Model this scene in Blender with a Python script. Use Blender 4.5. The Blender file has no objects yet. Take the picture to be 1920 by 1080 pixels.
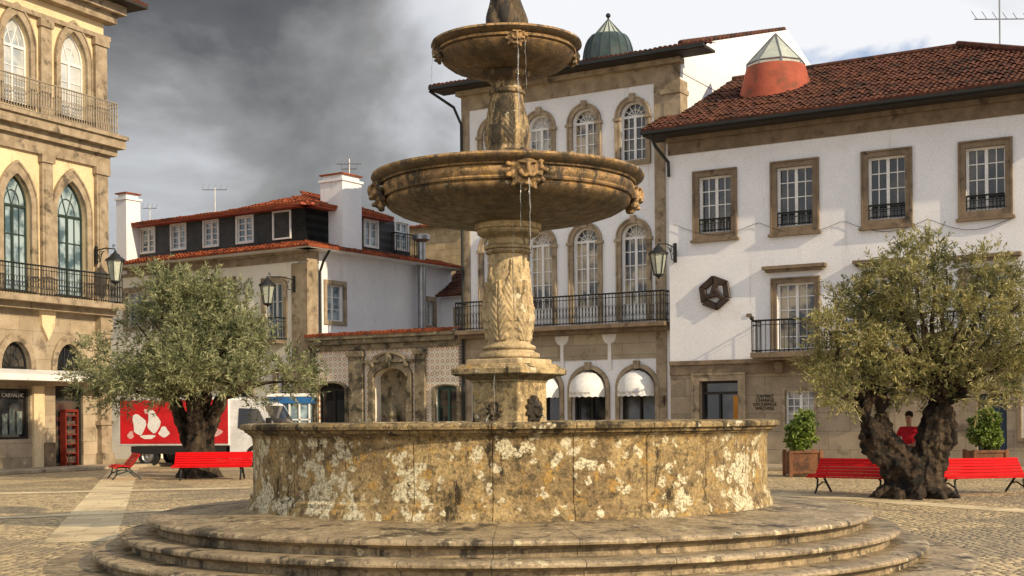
import bpy, bmesh, math, random
import numpy as np
from mathutils import Vector, Matrix, noise
from mathutils.geometry import tessellate_polygon
random.seed(7); rng=np.random.default_rng(7)
R=math.radians; PI=math.pi
scn=bpy.context.scene; COL=scn.collection
FPX=2500.0; HZ=783.0; EYE=1.583; ROLL=R(0.5)
# ---------------------------------------------------------------- materials
def nd(nt,t,**k):
    n=nt.nodes.new(t)
    for a,b in k.items(): setattr(n,a,b)
    return n
def mixc(nt,fac,a,b,blend='MIX'):
    m=nd(nt,'ShaderNodeMix',data_type='RGBA',blend_type=blend)
    for s,v in ((0,fac),(6,a),(7,b)):
        if isinstance(v,bpy.types.NodeSocket): nt.links.new(v,m.inputs[s])
        elif s==0: m.inputs[0].default_value=v
        else: m.inputs[s].default_value=(*v,1) if len(v)==3 else v
    return m.outputs[2]
def ramp(nt,src,a,b,c0=0,c1=1):
    r=nd(nt,'ShaderNodeMapRange',interpolation_type='SMOOTHSTEP')
    r.inputs[1].default_value=a; r.inputs[2].default_value=b; r.inputs[3].default_value=c0; r.inputs[4].default_value=c1
    nt.links.new(src,r.inputs[0]); return r.outputs[0]
def noi(nt,vec,scale,detail=6,rough=.6,dist=0):
    n=nd(nt,'ShaderNodeTexNoise'); n.inputs['Scale'].default_value=scale; n.inputs['Detail'].default_value=detail
    n.inputs['Roughness'].default_value=rough; n.inputs['Distortion'].default_value=dist
    nt.links.new(vec,n.inputs['Vector']); return n.outputs[0]
def mapping(nt,vec,scale=(1,1,1),rot=(0,0,0),loc=(0,0,0)):
    m=nd(nt,'ShaderNodeMapping'); m.inputs['Scale'].default_value=scale; m.inputs['Rotation'].default_value=rot; m.inputs['Location'].default_value=loc
    nt.links.new(vec,m.inputs[0]); return m.outputs[0]
def math_(nt,op,a,b=None,c=None):
    m=nd(nt,'ShaderNodeMath',operation=op)
    for i,v in enumerate((a,b,c)):
        if v is None: continue
        if isinstance(v,(int,float)): m.inputs[i].default_value=v
        else: nt.links.new(v,m.inputs[i])
    return m.outputs[0]
def newmat(name):
    m=bpy.data.materials.new(name); m.use_nodes=True; nt=m.node_tree
    return m,nt,nt.nodes['Principled BSDF']
def pm(name,c1,c2=None,scale=2.5,rough=.8,bump=.15,bscale=18,stain=None,stainr=(.5,.68),streak=None,streakr=(.52,.7),spots=None,spotr=(.58,.64),spotscale=6,metal=0,ashlar=None,bdist=.02,spec=.3,flat=False):
    m,nt,b=newmat(name); tc=nd(nt,'ShaderNodeTexCoord').outputs['Object']
    c2=c2 or tuple(x*.75 for x in c1)
    col=mixc(nt,ramp(nt,noi(nt,tc,scale),.3,.7),c1,c2)
    fine=noi(nt,tc,bscale,8,.7)
    col=mixc(nt,.35,col,mixc(nt,ramp(nt,fine,.3,.7),(.55,.55,.55),(1.25,1.25,1.25)),'MULTIPLY')
    hgt=fine
    if spots:
        s=ramp(nt,noi(nt,mapping(nt,tc,loc=(7,3,1)),spotscale,9,.68,.4),*spotr); col=mixc(nt,s,col,spots)
    if stain:
        s=ramp(nt,noi(nt,mapping(nt,tc,loc=(3,9,5)),scale*.8,8,.65,.3),*stainr); col=mixc(nt,s,col,stain)
    if streak:
        s=ramp(nt,noi(nt,mapping(nt,tc,scale=(1,1,.13)),3.2,7,.65),*streakr); col=mixc(nt,s,col,streak)
    if ashlar:
        ang,bw,bh=ashlar
        v=mapping(nt,tc,rot=(0,0,-ang)); sp=nd(nt,'ShaderNodeSeparateXYZ'); nt.links.new(v,sp.inputs[0])
        cb=nd(nt,'ShaderNodeCombineXYZ'); nt.links.new(sp.outputs[0],cb.inputs[0]); nt.links.new(sp.outputs[1 if flat else 2],cb.inputs[1])
        br=nd(nt,'ShaderNodeTexBrick'); nt.links.new(cb.outputs[0],br.inputs['Vector'])
        br.inputs['Scale'].default_value=1; br.inputs['Brick Width'].default_value=bw; br.inputs['Row Height'].default_value=bh
        br.inputs['Mortar Size'].default_value=.008; br.inputs['Color1'].default_value=(1.08,1.07,1.05,1); br.inputs['Color2'].default_value=(.80,.80,.81,1); br.inputs['Mortar'].default_value=(.40,.38,.35,1)
        br.inputs['Mortar Smooth'].default_value=.3
        col=mixc(nt,.85,col,br.outputs['Color'],'MULTIPLY')
        hgt=math_(nt,'SUBTRACT',fine,math_(nt,'MULTIPLY',br.outputs['Fac'],.8))
    nt.links.new(col,b.inputs['Base Color']); b.inputs['Roughness'].default_value=rough; b.inputs['Metallic'].default_value=metal
    b.inputs['Specular IOR Level'].default_value=spec
    if bump:
        bp=nd(nt,'ShaderNodeBump'); bp.inputs['Strength'].default_value=bump; bp.inputs['Distance'].default_value=bdist
        nt.links.new(hgt,bp.inputs['Height']); nt.links.new(bp.outputs[0],b.inputs['Normal'])
    return m
def fstone(name,dark=.55,lich=0,base=((.46,.30,.12),(.27,.17,.07)),lc=(.62,.56,.40),lscale=6,dk=(.022,.018,.012),seams=None,wet=0,orange=.68,down_tint=.55,bs=.7,speck=.8,con=.7,brown=.8,dsc=3.0):
    # lich = share of the surface under pale lichen, roughly 0..1
    m,nt,b=newmat(name); tc=nd(nt,'ShaderNodeTexCoord').outputs['Object']
    col=mixc(nt,ramp(nt,noi(nt,tc,1.9,8,.65),.38,.62),*base)
    fine=noi(nt,tc,30,10,.8); mid=noi(nt,tc,8,10,.75)
    col=mixc(nt,ramp(nt,mid,.49,.60,0,brown),col,(.11,.085,.05))
    l2=ramp(nt,noi(nt,mapping(nt,tc,loc=(1,7,3)),lscale*1.2,8,.7),orange-.08,orange-.02); col=mixc(nt,math_(nt,'MULTIPLY',l2,.75),col,(.52,.31,.08))
    d=ramp(nt,noi(nt,mapping(nt,tc,scale=(1,1,.28),loc=(9,1,4)),dsc,12,.76),dark,dark+.09)
    col=mixc(nt,math_(nt,'MULTIPLY',d,.92),col,dk)
    vo=nd(nt,'ShaderNodeTexVoronoi'); vo.inputs['Scale'].default_value=lscale*1.4
    wv=nd(nt,'ShaderNodeVectorMath',operation='ADD'); nt.links.new(tc,wv.inputs[0])
    nn=nd(nt,'ShaderNodeTexNoise'); nn.inputs['Scale'].default_value=14; nn.inputs['Detail'].default_value=6; nt.links.new(tc,nn.inputs['Vector'])
    sc_=nd(nt,'ShaderNodeVectorMath',operation='SCALE'); sc_.inputs[3].default_value=.14; nt.links.new(nn.outputs['Color'],sc_.inputs[0]); nt.links.new(sc_.outputs[0],wv.inputs[1]); nt.links.new(wv.outputs[0],vo.inputs['Vector'])
    patch=noi(nt,mapping(nt,tc,loc=(4,2,8)),1.8,4,.6)
    th=math_(nt,'ADD',vo.outputs['Distance'],math_(nt,'MULTIPLY',math_(nt,'SUBTRACT',.56,patch),2.2))
    l=ramp(nt,th,.12+lich,.02+lich)
    l=math_(nt,'MULTIPLY',l,ramp(nt,fine,.40,.52,.15,1))
    col=mixc(nt,l,col,lc)
    d2=ramp(nt,noi(nt,mapping(nt,tc,loc=(2,1,14)),17,8,.8),.58,.64); col=mixc(nt,math_(nt,'MULTIPLY',d2,speck),col,dk)
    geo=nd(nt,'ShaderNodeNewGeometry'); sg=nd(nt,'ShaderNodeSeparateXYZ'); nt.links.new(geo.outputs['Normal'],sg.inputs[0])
    un=math_(nt,'MULTIPLY',ramp(nt,sg.outputs[2],-.15,-.75),down_tint); col=mixc(nt,un,col,(.06,.043,.025))  # faces turned downward blend toward a darker brown
    col=mixc(nt,con,col,mixc(nt,ramp(nt,fine,.36,.64),(.35,.34,.32),(1.45,1.42,1.35)),'MULTIPLY')
    h=math_(nt,'ADD',fine,math_(nt,'MULTIPLY',mid,1.5))
    if seams:
        n,off=seams
        sp=nd(nt,'ShaderNodeSeparateXYZ'); nt.links.new(tc,sp.inputs[0])
        a=math_(nt,'ARCTAN2',sp.outputs[1],sp.outputs[0])
        f=math_(nt,'FRACT',math_(nt,'ADD',math_(nt,'MULTIPLY',a,n/(2*PI)),off))
        s=math_(nt,'ABSOLUTE',math_(nt,'SUBTRACT',f,.5)); s=ramp(nt,s,0,.010,1,0)
        col=mixc(nt,s,col,(.05,.045,.03)); h=math_(nt,'SUBTRACT',h,math_(nt,'MULTIPLY',s,1.5))
    nt.links.new(col,b.inputs['Base Color']); b.inputs['Specular IOR Level'].default_value=.3+wet*.6
    nt.links.new(ramp(nt,mid,.40,.60,max(.2,.85-wet*1.3),.85-wet*.4),b.inputs['Roughness'])
    bp=nd(nt,'ShaderNodeBump'); bp.inputs['Strength'].default_value=bs; bp.inputs['Distance'].default_value=.04
    nt.links.new(h,bp.inputs['Height']); nt.links.new(bp.outputs[0],b.inputs['Normal'])
    return m
def leafmat(name,c1,c2,c3):
    m,nt,b=newmat(name); g=nd(nt,'ShaderNodeNewGeometry'); tc=nd(nt,'ShaderNodeTexCoord').outputs['Object']
    r=g.outputs['Random Per Island']
    col=mixc(nt,ramp(nt,r,0,1),c1,c2); col=mixc(nt,ramp(nt,noi(nt,tc,1.6,4),.45,.65),col,c3)
    nt.links.new(col,b.inputs['Base Color']); b.inputs['Roughness'].default_value=.55
    tr=nd(nt,'ShaderNodeBsdfTranslucent'); nt.links.new(col,tr.inputs[0]); mx=nd(nt,'ShaderNodeMixShader'); mx.inputs[0].default_value=.3
    out=nt.nodes['Material Output']; nt.links.new(b.outputs[0],mx.inputs[1]); nt.links.new(tr.outputs[0],mx.inputs[2]); nt.links.new(mx.outputs[0],out.inputs[0])
    return m
def tilemat(name,c1,c2,c3,ang):
    m,nt,b=newmat(name); tc=nd(nt,'ShaderNodeTexCoord').outputs['Object']
    vo=nd(nt,'ShaderNodeTexVoronoi'); vo.inputs['Scale'].default_value=4.6; nt.links.new(mapping(nt,tc,rot=(0,0,-ang)),vo.inputs['Vector'])
    sp=nd(nt,'ShaderNodeSeparateColor'); nt.links.new(vo.outputs['Color'],sp.inputs[0])
    col=mixc(nt,sp.outputs[0],c1,c2); col=mixc(nt,ramp(nt,noi(nt,tc,1.3,9,.7),.47,.62,0,.85),col,c3)
    nt.links.new(col,b.inputs['Base Color']); b.inputs['Roughness'].default_value=.95; b.inputs['Specular IOR Level'].default_value=.08
    return m
def glassmat(name,c1,c2,rough=.06,sc=.8):
    m,nt,b=newmat(name); tc=nd(nt,'ShaderNodeTexCoord').outputs['Object']
    col=mixc(nt,ramp(nt,noi(nt,tc,sc,3),.42,.6),c1,c2); nt.links.new(col,b.inputs['Base Color'])
    b.inputs['Roughness'].default_value=rough; b.inputs['Specular IOR Level'].default_value=.8
    bp=nd(nt,'ShaderNodeBump'); bp.inputs['Strength'].default_value=.06; nt.links.new(noi(nt,tc,1.3,2),bp.inputs['Height']); nt.links.new(bp.outputs[0],b.inputs['Normal'])
    return m
# ---------------------------------------------------------------- mesh helpers
ORG={}
class MB:
    def __init__(s): s.v=[]; s.f=[]
    def add(s,vs,fs):
        o=len(s.v); s.v+= [Vector(v) for v in vs]; s.f+=[tuple(i+o for i in f) for f in fs]; return s
    def box8(s,p): return s.add(p,[(0,1,2,3),(7,6,5,4),(0,4,5,1),(1,5,6,2),(2,6,7,3),(3,7,4,0)])
    def box(s,x0,x1,y0,y1,z0,z1):
        return s.box8([(x0,y0,z0),(x0,y1,z0),(x1,y1,z0),(x1,y0,z0),(x0,y0,z1),(x0,y1,z1),(x1,y1,z1),(x1,y0,z1)])
    def fb(s,F,u0,u1,z0,z1,d0,d1):
        return s.box8([F.p(u0,z0,d0),F.p(u0,z0,d1),F.p(u1,z0,d1),F.p(u1,z0,d0),F.p(u0,z1,d0),F.p(u0,z1,d1),F.p(u1,z1,d1),F.p(u1,z1,d0)])
    def bar(s,p,q,r,n=4,r2=None):
        p=Vector(p);q=Vector(q);d=(q-p)
        if d.length<1e-6:return s
        d.normalize(); a=d.orthogonal().normalized(); b=d.cross(a); r2=r if r2 is None else r2
        vs=[p+(a*math.cos(2*PI*i/n+PI/4)+b*math.sin(2*PI*i/n+PI/4))*r for i in range(n)]+[q+(a*math.cos(2*PI*i/n+PI/4)+b*math.sin(2*PI*i/n+PI/4))*r2 for i in range(n)]
        return s.add(vs,[(i,(i+1)%n,n+(i+1)%n,n+i) for i in range(n)]+[tuple(range(n))[::-1],tuple(range(n,2*n))])
    def tube(s,pts,rs,n=8,wob=0,seed=0):
        pts=[Vector(p) for p in pts]; o=len(s.v); N=len(pts)
        if isinstance(rs,(int,float)): rs=[rs]*N
        a=None
        for i,p in enumerate(pts):
            d=(pts[min(i+1,N-1)]-pts[max(i-1,0)]).normalized()
            a=(a-d*a.dot(d)).normalized() if a is not None else d.orthogonal().normalized()
            b=d.cross(a)
            for k in range(n):
                r=rs[i]*(1+wob*noise.noise(Vector((k*1.7+seed,i*.6,seed*3.1))))
                s.v.append(p+(a*math.cos(2*PI*k/n)+b*math.sin(2*PI*k/n))*r)
        for i in range(N-1):
            for k in range(n): s.f.append((o+i*n+k,o+i*n+(k+1)%n,o+(i+1)*n+(k+1)%n,o+(i+1)*n+k))
        s.f.append(tuple(o+k for k in range(n))[::-1]); s.f.append(tuple(o+(N-1)*n+k for k in range(n)))
        return s
    def lathe(s,prof,n=48,c=(0,0,0),mod=None,a0=0,a1=2*PI,angs=None,cap=False):
        o=len(s.v); full=abs(a1-a0-2*PI)<1e-6
        A=angs if angs else [a0+(a1-a0)*i/(n if full else n-1) for i in range(n)]
        n=len(A)
        for (r,z) in prof:
            for t in A:
                rr=r+(mod(t,z,r) if mod else 0)
                s.v.append(Vector((c[0]+rr*math.cos(t),c[1]+rr*math.sin(t),c[2]+z)))
        for i in range(len(prof)-1):
            for k in range(n if full else n-1):
                k2=(k+1)%n; s.f.append((o+i*n+k,o+i*n+k2,o+(i+1)*n+k2,o+(i+1)*n+k))
        if cap:
            s.f.append(tuple(o+k for k in range(n))[::-1]); s.f.append(tuple(o+(len(prof)-1)*n+k for k in range(n)))
        return s
    def sphere(s,c,r,n=10,m=7):
        rx,ry,rz=(r,r,r) if isinstance(r,(int,float)) else r
        pr=[(math.sin(PI*i/m)*.999+.001,-math.cos(PI*i/m)) for i in range(m+1)]
        o=len(s.v); s.lathe(pr,n,cap=True)
        for i in range(o,len(s.v)): v=s.v[i]; s.v[i]=Vector((c[0]+v.x*rx,c[1]+v.y*ry,c[2]+v.z*rz))
        return s
    def xf(s,M):
        s.v=[M@v for v in s.v]; return s
    def build(s,name,mat,parent=None,smooth=False,cuts=(),bevel=0,tag_=None):
        org=ORG.get(parent.name,Vector()) if parent else Vector()
        me=bpy.data.meshes.new(name); me.from_pydata([tuple(v-org) for v in s.v],[],s.f)
        if cuts:
            bm=bmesh.new(); bm.from_mesh(me)
            for co,no in cuts:
                bmesh.ops.bisect_plane(bm,geom=bm.verts[:]+bm.edges[:]+bm.faces[:],plane_co=Vector(co)-org,plane_no=Vector(no),clear_outer=True)
            bm.to_mesh(me); bm.free()
        me.update(); me.materials.append(mat)
        if smooth:
            for p in me.polygons: p.use_smooth=True
            if smooth is not True: me.set_sharp_from_angle(angle=R(smooth))
        o=bpy.data.objects.new(name,me); COL.objects.link(o)
        if parent: o.parent=parent; ORG[o.name]=org
        if bevel:
            md=o.modifiers.new('bevel','BEVEL'); md.width=bevel; md.segments=1; md.limit_method='ANGLE'
        if tag_: tag(o,*tag_)
        return o
def tag(o,label,cat,group=None,kind=None):
    o['label']=label; o['category']=cat
    if group:o['group']=group
    if kind:o['kind']=kind
def thing(name,label,cat,loc=(0,0,0),rz=0,group=None):
    o=bpy.data.objects.new(name,None); COL.objects.link(o); o.location=loc; o.rotation_euler[2]=rz; o.empty_display_size=.2
    ORG[o.name]=Vector(loc); tag(o,label,cat,group); return o
def copy_tree(o,parent=None):
    c=o.copy(); COL.objects.link(c)
    if parent: c.parent=parent
    for ch in list(o.children): copy_tree(ch,c)
    return c
def ray(px,py):
    a=px-960; b=HZ-py
    return Vector(((a*math.cos(ROLL)+b*math.sin(ROLL))/FPX,1,(-a*math.sin(ROLL)+b*math.cos(ROLL))/FPX))
def at(px,py,Y): return Vector((0,0,EYE))+ray(px,py)*Y
def gnd(px,Y): v=at(px,HZ+EYE*FPX/Y,Y); return Vector((v.x,Y,0))
class Fr:
    def __init__(s,o,u):
        s.o=Vector((o[0],o[1],0)); s.U=Vector((u[0],u[1],0)).normalized(); s.N=Vector((s.U.y,-s.U.x,0)); s.ang=math.atan2(s.U.y,s.U.x)
    def p(s,u,z,d=0): return s.o+s.U*u+s.N*d+Vector((0,0,z))
    def uz(s,px,py,d=0):
        r=ray(px,py); C=Vector((0,0,EYE)); t=(d+(s.o-C).dot(s.N))/r.dot(s.N); P=C+r*t
        return (P-s.o).dot(s.U),P.z
    def H(s,pl,pr,pt,pb,d=0):
        pc=(pl+pr)/2; pm_=(pt+pb)/2
        return (s.uz(pl,pm_,d)[0],s.uz(pr,pm_,d)[0],s.uz(pc,pb,d)[1],s.uz(pc,pt,d)[1])
FE=Fr((4.87,42),(1.66,-1))
FD=Fr(FE.p(0,0,-.6)[:2],(1.66,-1))
FA=Fr((-13.92,45.8),(.444,.896))
FL=Fr((-7.64,50),(.834,-.552)); FRt=Fr((-7.64,50),(.552,.834))
# ---------------------------------------------------------------- palette
white_wall=pm('white_plaster',(.82,.82,.83),(.74,.74,.76),scale=.7,bump=.1,bscale=30,streak=(.46,.42,.37),streakr=(.57,.85),stain=(.55,.51,.45),stainr=(.60,.82))
cream_wall=pm('cream_plaster',(.90,.86,.74),(.86,.80,.64),scale=.7,bump=.08,bscale=30,streak=(.6,.5,.33),streakr=(.58,.85))
ochre_wall=pm('ochre_plaster',(.76,.62,.39),(.66,.51,.30),scale=.6,bump=.08,streak=(.42,.31,.18),streakr=(.53,.76),stain=(.5,.4,.27),stainr=(.55,.8))
def ash(name,F,c1=(.37,.30,.21),c2=(.27,.215,.15),bw=.9,bh=.42): return pm(name,c1,c2,scale=1.5,bump=.35,bscale=25,stain=(.13,.10,.07),stainr=(.54,.74),ashlar=(F.ang,bw,bh))
stoneE=ash('granite_blocks_right',FE,bw=1.3,bh=.55); stoneA=ash('granite_blocks_left',FA,(.46,.38,.27),(.34,.27,.18),1.1,.45)
granite=pm('granite_trim',(.24,.175,.115),(.155,.115,.075),scale=3,bump=.3,bscale=30,stain=(.06,.045,.03),stainr=(.54,.72))
granite_warm=pm('warm_granite_trim',(.40,.32,.22),(.26,.20,.13),scale=3,bump=.3,bscale=30,stain=(.10,.08,.055),stainr=(.51,.70))
mossy=pm('mossy_stone',(.28,.23,.15),(.16,.13,.085),scale=3,bump=.5,bscale=22,stain=(.05,.045,.03),stainr=(.48,.64),spots=(.45,.40,.26))
iron=pm('wrought_iron',(.012,.014,.013),rough=.5,bump=.1,spec=.4)
paleiron=pm('pale_iron',(.33,.28,.21),rough=.6,bump=.1)
whitepaint=pm('white_paint',(.80,.79,.76),(.70,.69,.66),rough=.5,bump=.05)
glass_dark=glassmat('dark_glass',(.012,.014,.018),(.08,.07,.055))
glass_sky=glassmat('sky_tinted_glass',(.07,.12,.15),(.36,.46,.50),.12,1.2)  # pale blue blotches painted into the pane colour as reflected sky
glass_curt=glassmat('curtained_glass',(.42,.40,.36),(.10,.10,.10),.25,1.6)
glass_warm=glassmat('curtain_behind_glass',(.02,.022,.03),(.42,.34,.22),.1,1.1)
roofE=tilemat('weathered_roof_tiles',(.130,.055,.036),(.082,.036,.026),(.035,.026,.022),FE.ang)
roofB=tilemat('orange_roof_tiles',(.33,.090,.038),(.23,.060,.028),(.10,.042,.028),FL.ang)
slate=pm('slate_shingles',(.055,.06,.06),(.03,.034,.036),rough=.55,ashlar=(FL.ang,.3,.16))
red=pm('red_bench_paint',(.64,.006,.008),(.52,.005,.006),rough=.5,bump=.05,spec=.15)
darkwood=pm('dark_eave_wood',(.035,.03,.025),rough=.7)
bark=pm('olive_bark',(.085,.056,.034),(.034,.024,.016),scale=5,bump=1,bscale=16,bdist=.08,stain=(.010,.008,.006),stainr=(.46,.58),streak=(.14,.10,.06))
metal=pm('grey_metal',(.40,.40,.40),rough=.35,metal=.8,bump=.03)
# ---------------------------------------------------------------- architecture
def outline(kind,u0,u1,z0,z1,rise=None,n=12):
    w=u1-u0
    if kind=='rect': return [(u0,z0),(u1,z0),(u1,z1),(u0,z1)]
    if kind=='round':
        rise=rise or w/2; zs=z1-rise; c=(u0+u1)/2
        return [(u0,z0),(u1,z0)]+[(c+w/2*math.cos(PI*i/(2*n)),zs+rise*math.sin(PI*i/(2*n))) for i in range(2*n+1)]
    rise=rise or w*.866; zs=z1-rise; k=rise/(.866*w)
    a=[(u0+w*math.cos(R(60)*i/n),zs+w*math.sin(R(60)*i/n)*k) for i in range(n+1)]
    return [(u0,z0),(u1,z0)]+a+[(u0+u1-p[0],p[1]) for p in a[::-1][1:]]
def wall(name,F,mat,par,out,holes,d=0,depth=.3,back=6):
    mb=MB(); loops=[[Vector((a,b,0)) for a,b in out]]+[[Vector((a,b,0)) for a,b in h] for h in holes]
    flat=[p for l in loops for p in l]
    tris=tessellate_polygon(loops)
    mb.add([F.p(p.x,p.y,d) for p in flat],[tuple(t) for t in tris])
    for h in holes:
        n=len(h); mb.add([F.p(a,b,d) for a,b in h]+[F.p(a,b,d-depth) for a,b in h],[(i,(i+1)%n,n+(i+1)%n,n+i) for i in range(n)])
    n=len(out); mb.add([F.p(a,b,d) for a,b in out]+[F.p(a,b,d-back) for a,b in out],[(i,(i+1)%n,n+(i+1)%n,n+i) for i in range(n)]+[tuple(range(n,2*n))])
    return mb.build(name,mat,par)
def ring(mb,F,outer,inner,d0,d1):
    n=len(outer)
    vs=[F.p(a,b,d1) for a,b in outer]+[F.p(a,b,d1) for a,b in inner]+[F.p(a,b,d0) for a,b in outer]+[F.p(a,b,d0) for a,b in inner]
    fs=[]
    for i in range(n):
        j=(i+1)%n; fs+=[(i,j,n+j,n+i),(i,2*n+i,2*n+j,j),(n+i,n+j,3*n+j,3*n+i)]
    return mb.add(vs,fs)
def window(F,par,H,kind='rect',e=.14,smat=None,sd=.06,nv=4,nh=4,glass=None,wm=None,rise=None,bot=True,name='window',rec=.2,key=False,sill=False,d=0,bar=.028,cols=2,groove=False):
    u0,u1,z0,z1=H; w=u1-u0; wm=wm or whitepaint; glass=glass or glass_dark
    inn=outline(kind,u0,u1,z0,z1,rise)
    rs=(rise or (w/2 if kind=='round' else w*.866)) if kind!='rect' else 0
    zs=z1-rs
    sur=None
    if smat:
        def oo(e):
            ro=rs*(w+2*e)/w if kind!='rect' else e
            return outline(kind,u0-e,u1+e,z0-(e if bot else 0),zs+ro if kind!='rect' else z1+e,ro if kind!='rect' else None)
        mb=MB(); ring(mb,F,oo(e),inn,d-.05,d+sd)
        if groove: ring(mb,F,oo(e+.0),oo(e-.05),d+sd-.01,d+sd+.035)
        if key: mb.fb(F,(u0+u1)/2-.09,(u0+u1)/2+.09,z1-.02,z1+e+.08,d,d+sd+.06)
        sur=mb.build(name,smat,par)
    mb=MB(); b=.055; g=d-rec
    ring(mb,F,inn,outline(kind,u0+b,u1-b,z0+b,z1-b,rs-b*.8 if rs else None),g,g+.06)
    for c in range(1,cols): 
        uc=u0+w*c/cols; mb.fb(F,uc-.045,uc+.045,z0+b,zs if rs else z1-b,g,g+.055)
    tot=nv
    for i in range(1,tot):
        uu=u0+w*i/tot
        if abs((i*cols/tot)%1)<1e-6: continue
        mb.fb(F,uu-bar/2,uu+bar/2,z0+b,zs if rs else z1-b,g,g+.035)
    top=zs if rs else z1
    for i in range(1,nh):
        zz=z0+(top-z0)*i/nh; mb.fb(F,u0+b,u1-b,zz-bar/2,zz+bar/2,g,g+.03)
    if rs:
        mb.fb(F,u0+b,u1-b,zs-.04,zs+.04,g,g+.05); c=(u0+u1)/2
        for i in range(1,6 if kind=='round' else 3):
            t=PI*i/(6 if kind=='round' else 3)
            k=.9 if kind=='round' else .8
            mb.bar(F.p(c,zs,g+.02),F.p(c+w/2*k*math.cos(t),zs+rs*k*math.sin(t),g+.02),bar*.6)
        pts=[F.p(c+w*.27*math.cos(PI*i/10),zs+rs*.5*math.sin(PI*i/10),g+.02) for i in range(11)]
        for a,q in zip(pts,pts[1:]): mb.bar(a,q,bar*.5)
    if sur: sash=mb.build('sash',wm,sur)
    else: sash=mb.build(name,wm,par); sur=sash
    p=MB(); p.add([F.p(a,q,g+.005) for a,q in inn],[tuple(range(len(inn)))]); p.build('pane',glass,sur)
    if sill:
        MB().fb(F,u0-e-.06,u1+e+.06,z0-e-.08,z0-e,d-.02,d+sd+.08).build('sill',smat or granite,sur)
    return inn
def railing(F,par,u0,u1,z0,z1,d,mat=None,sp=.13,ret=True,orn=True,name='railing',r=.011,dw=0):
    mat=mat or iron; mb=MB()
    segs=[((u0,d),(u1,d))]
    if ret: segs+=[((u0,dw),(u0,d)),((u1,d),(u1,dw))]
    for (a,da),(b,db) in segs:
        L=math.hypot(b-a,db-da); n=max(2,int(L/sp))
        P=lambda t,z: F.p(a+(b-a)*t,z,da+(db-da)*t)
        mb.bar(P(0,z1),P(1,z1),.028); mb.bar(P(0,z0+.06),P(1,z0+.06),.018); mb.bar(P(0,z1-.13),P(1,z1-.13),.012)
        for i in range(n+1):
            t=i/n; mb.bar(P(t,z0),P(t,z1),r if i%8 else .02)
            if orn and i<n:
                zc=z0+(z1-z0)*.42; hh=(z1-z0)*.2; pts=[P(t+(.5+.42*math.cos(q*PI/4))/n,zc+hh*math.sin(q*PI/4)) for q in range(9)]
                for x,y in zip(pts,pts[1:]): mb.bar(x,y,.008,3)
    return mb.build(name,mat,par)
def tile_roof(name,F,u0,u1,d0,z0,d1,z1,mat,par,cuts=(),col=.17,row=.29,amp=.05):
    L=math.hypot(d1-d0,z1-z0); rows=max(1,int(L/row)); cols=max(1,int((u1-u0)/col)); S=6
    nn=Vector((-(z1-z0),(d1-d0)))/L
    if nn.y<0: nn=-nn
    prof=[amp*abs(math.sin(PI*i/S))**.7 for i in range(S)]
    mb=MB(); W=cols*S+1; jit=[random.uniform(-.014,.014) for _ in range(cols*rows+cols+1)]
    for r in range(rows):
        for q in (0,1):
            t=(r+q)/rows
            for i in range(W):
                h=prof[i%S]+(.032 if q==0 else 0)+jit[(i//S)+r*cols]
                tt=max(0,t-(.015 if q==0 else 0))
                mb.v.append(F.p(u0+(u1-u0)*i/(W-1),z0+(z1-z0)*tt+nn.y*h,d0+(d1-d0)*tt+nn.x*h))
    for k in range(rows*2-1):
        for i in range(W-1): mb.f.append((k*W+i,k*W+i+1,(k+1)*W+i+1,(k+1)*W+i))
    o=len(mb.v)
    for i in range(W): mb.v.append(F.p(u0+(u1-u0)*i/(W-1),z0-.03,d0))
    for i in range(W-1): mb.f.append((i,i+1,o+i+1,o+i))
    return mb.build(name,mat,par,cuts=cuts)
def textmesh(name,s,F,u,z,d,size,mat,par,ext=.01,align='CENTER'):
    cu=bpy.data.curves.new(name,'FONT'); cu.body=s; cu.size=size; cu.extrude=ext; cu.align_x=align; cu.align_y='CENTER'
    to=bpy.data.objects.new('tmp',cu); COL.objects.link(to); bpy.context.view_layer.update()
    me=bpy.data.meshes.new_from_object(to.evaluated_get(bpy.context.evaluated_depsgraph_get()))
    bpy.data.objects.remove(to); org=ORG.get(par.name,Vector()); P=F.p(u,z,d)
    me.transform(Matrix(((F.U.x,0,F.N.x,P.x-org.x),(F.U.y,0,F.N.y,P.y-org.y),(0,1,0,P.z-org.z),(0,0,0,1))))
    me.name=name; me.materials.clear(); me.materials.append(mat); o=bpy.data.objects.new(name,me); COL.objects.link(o); o.parent=par; ORG[o.name]=org; return o
def u_(F,px,py=600,d=0): return F.uz(px,py,d)[0]
def z_(F,px,py,d=0): return F.uz(px,py,d)[1]
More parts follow.
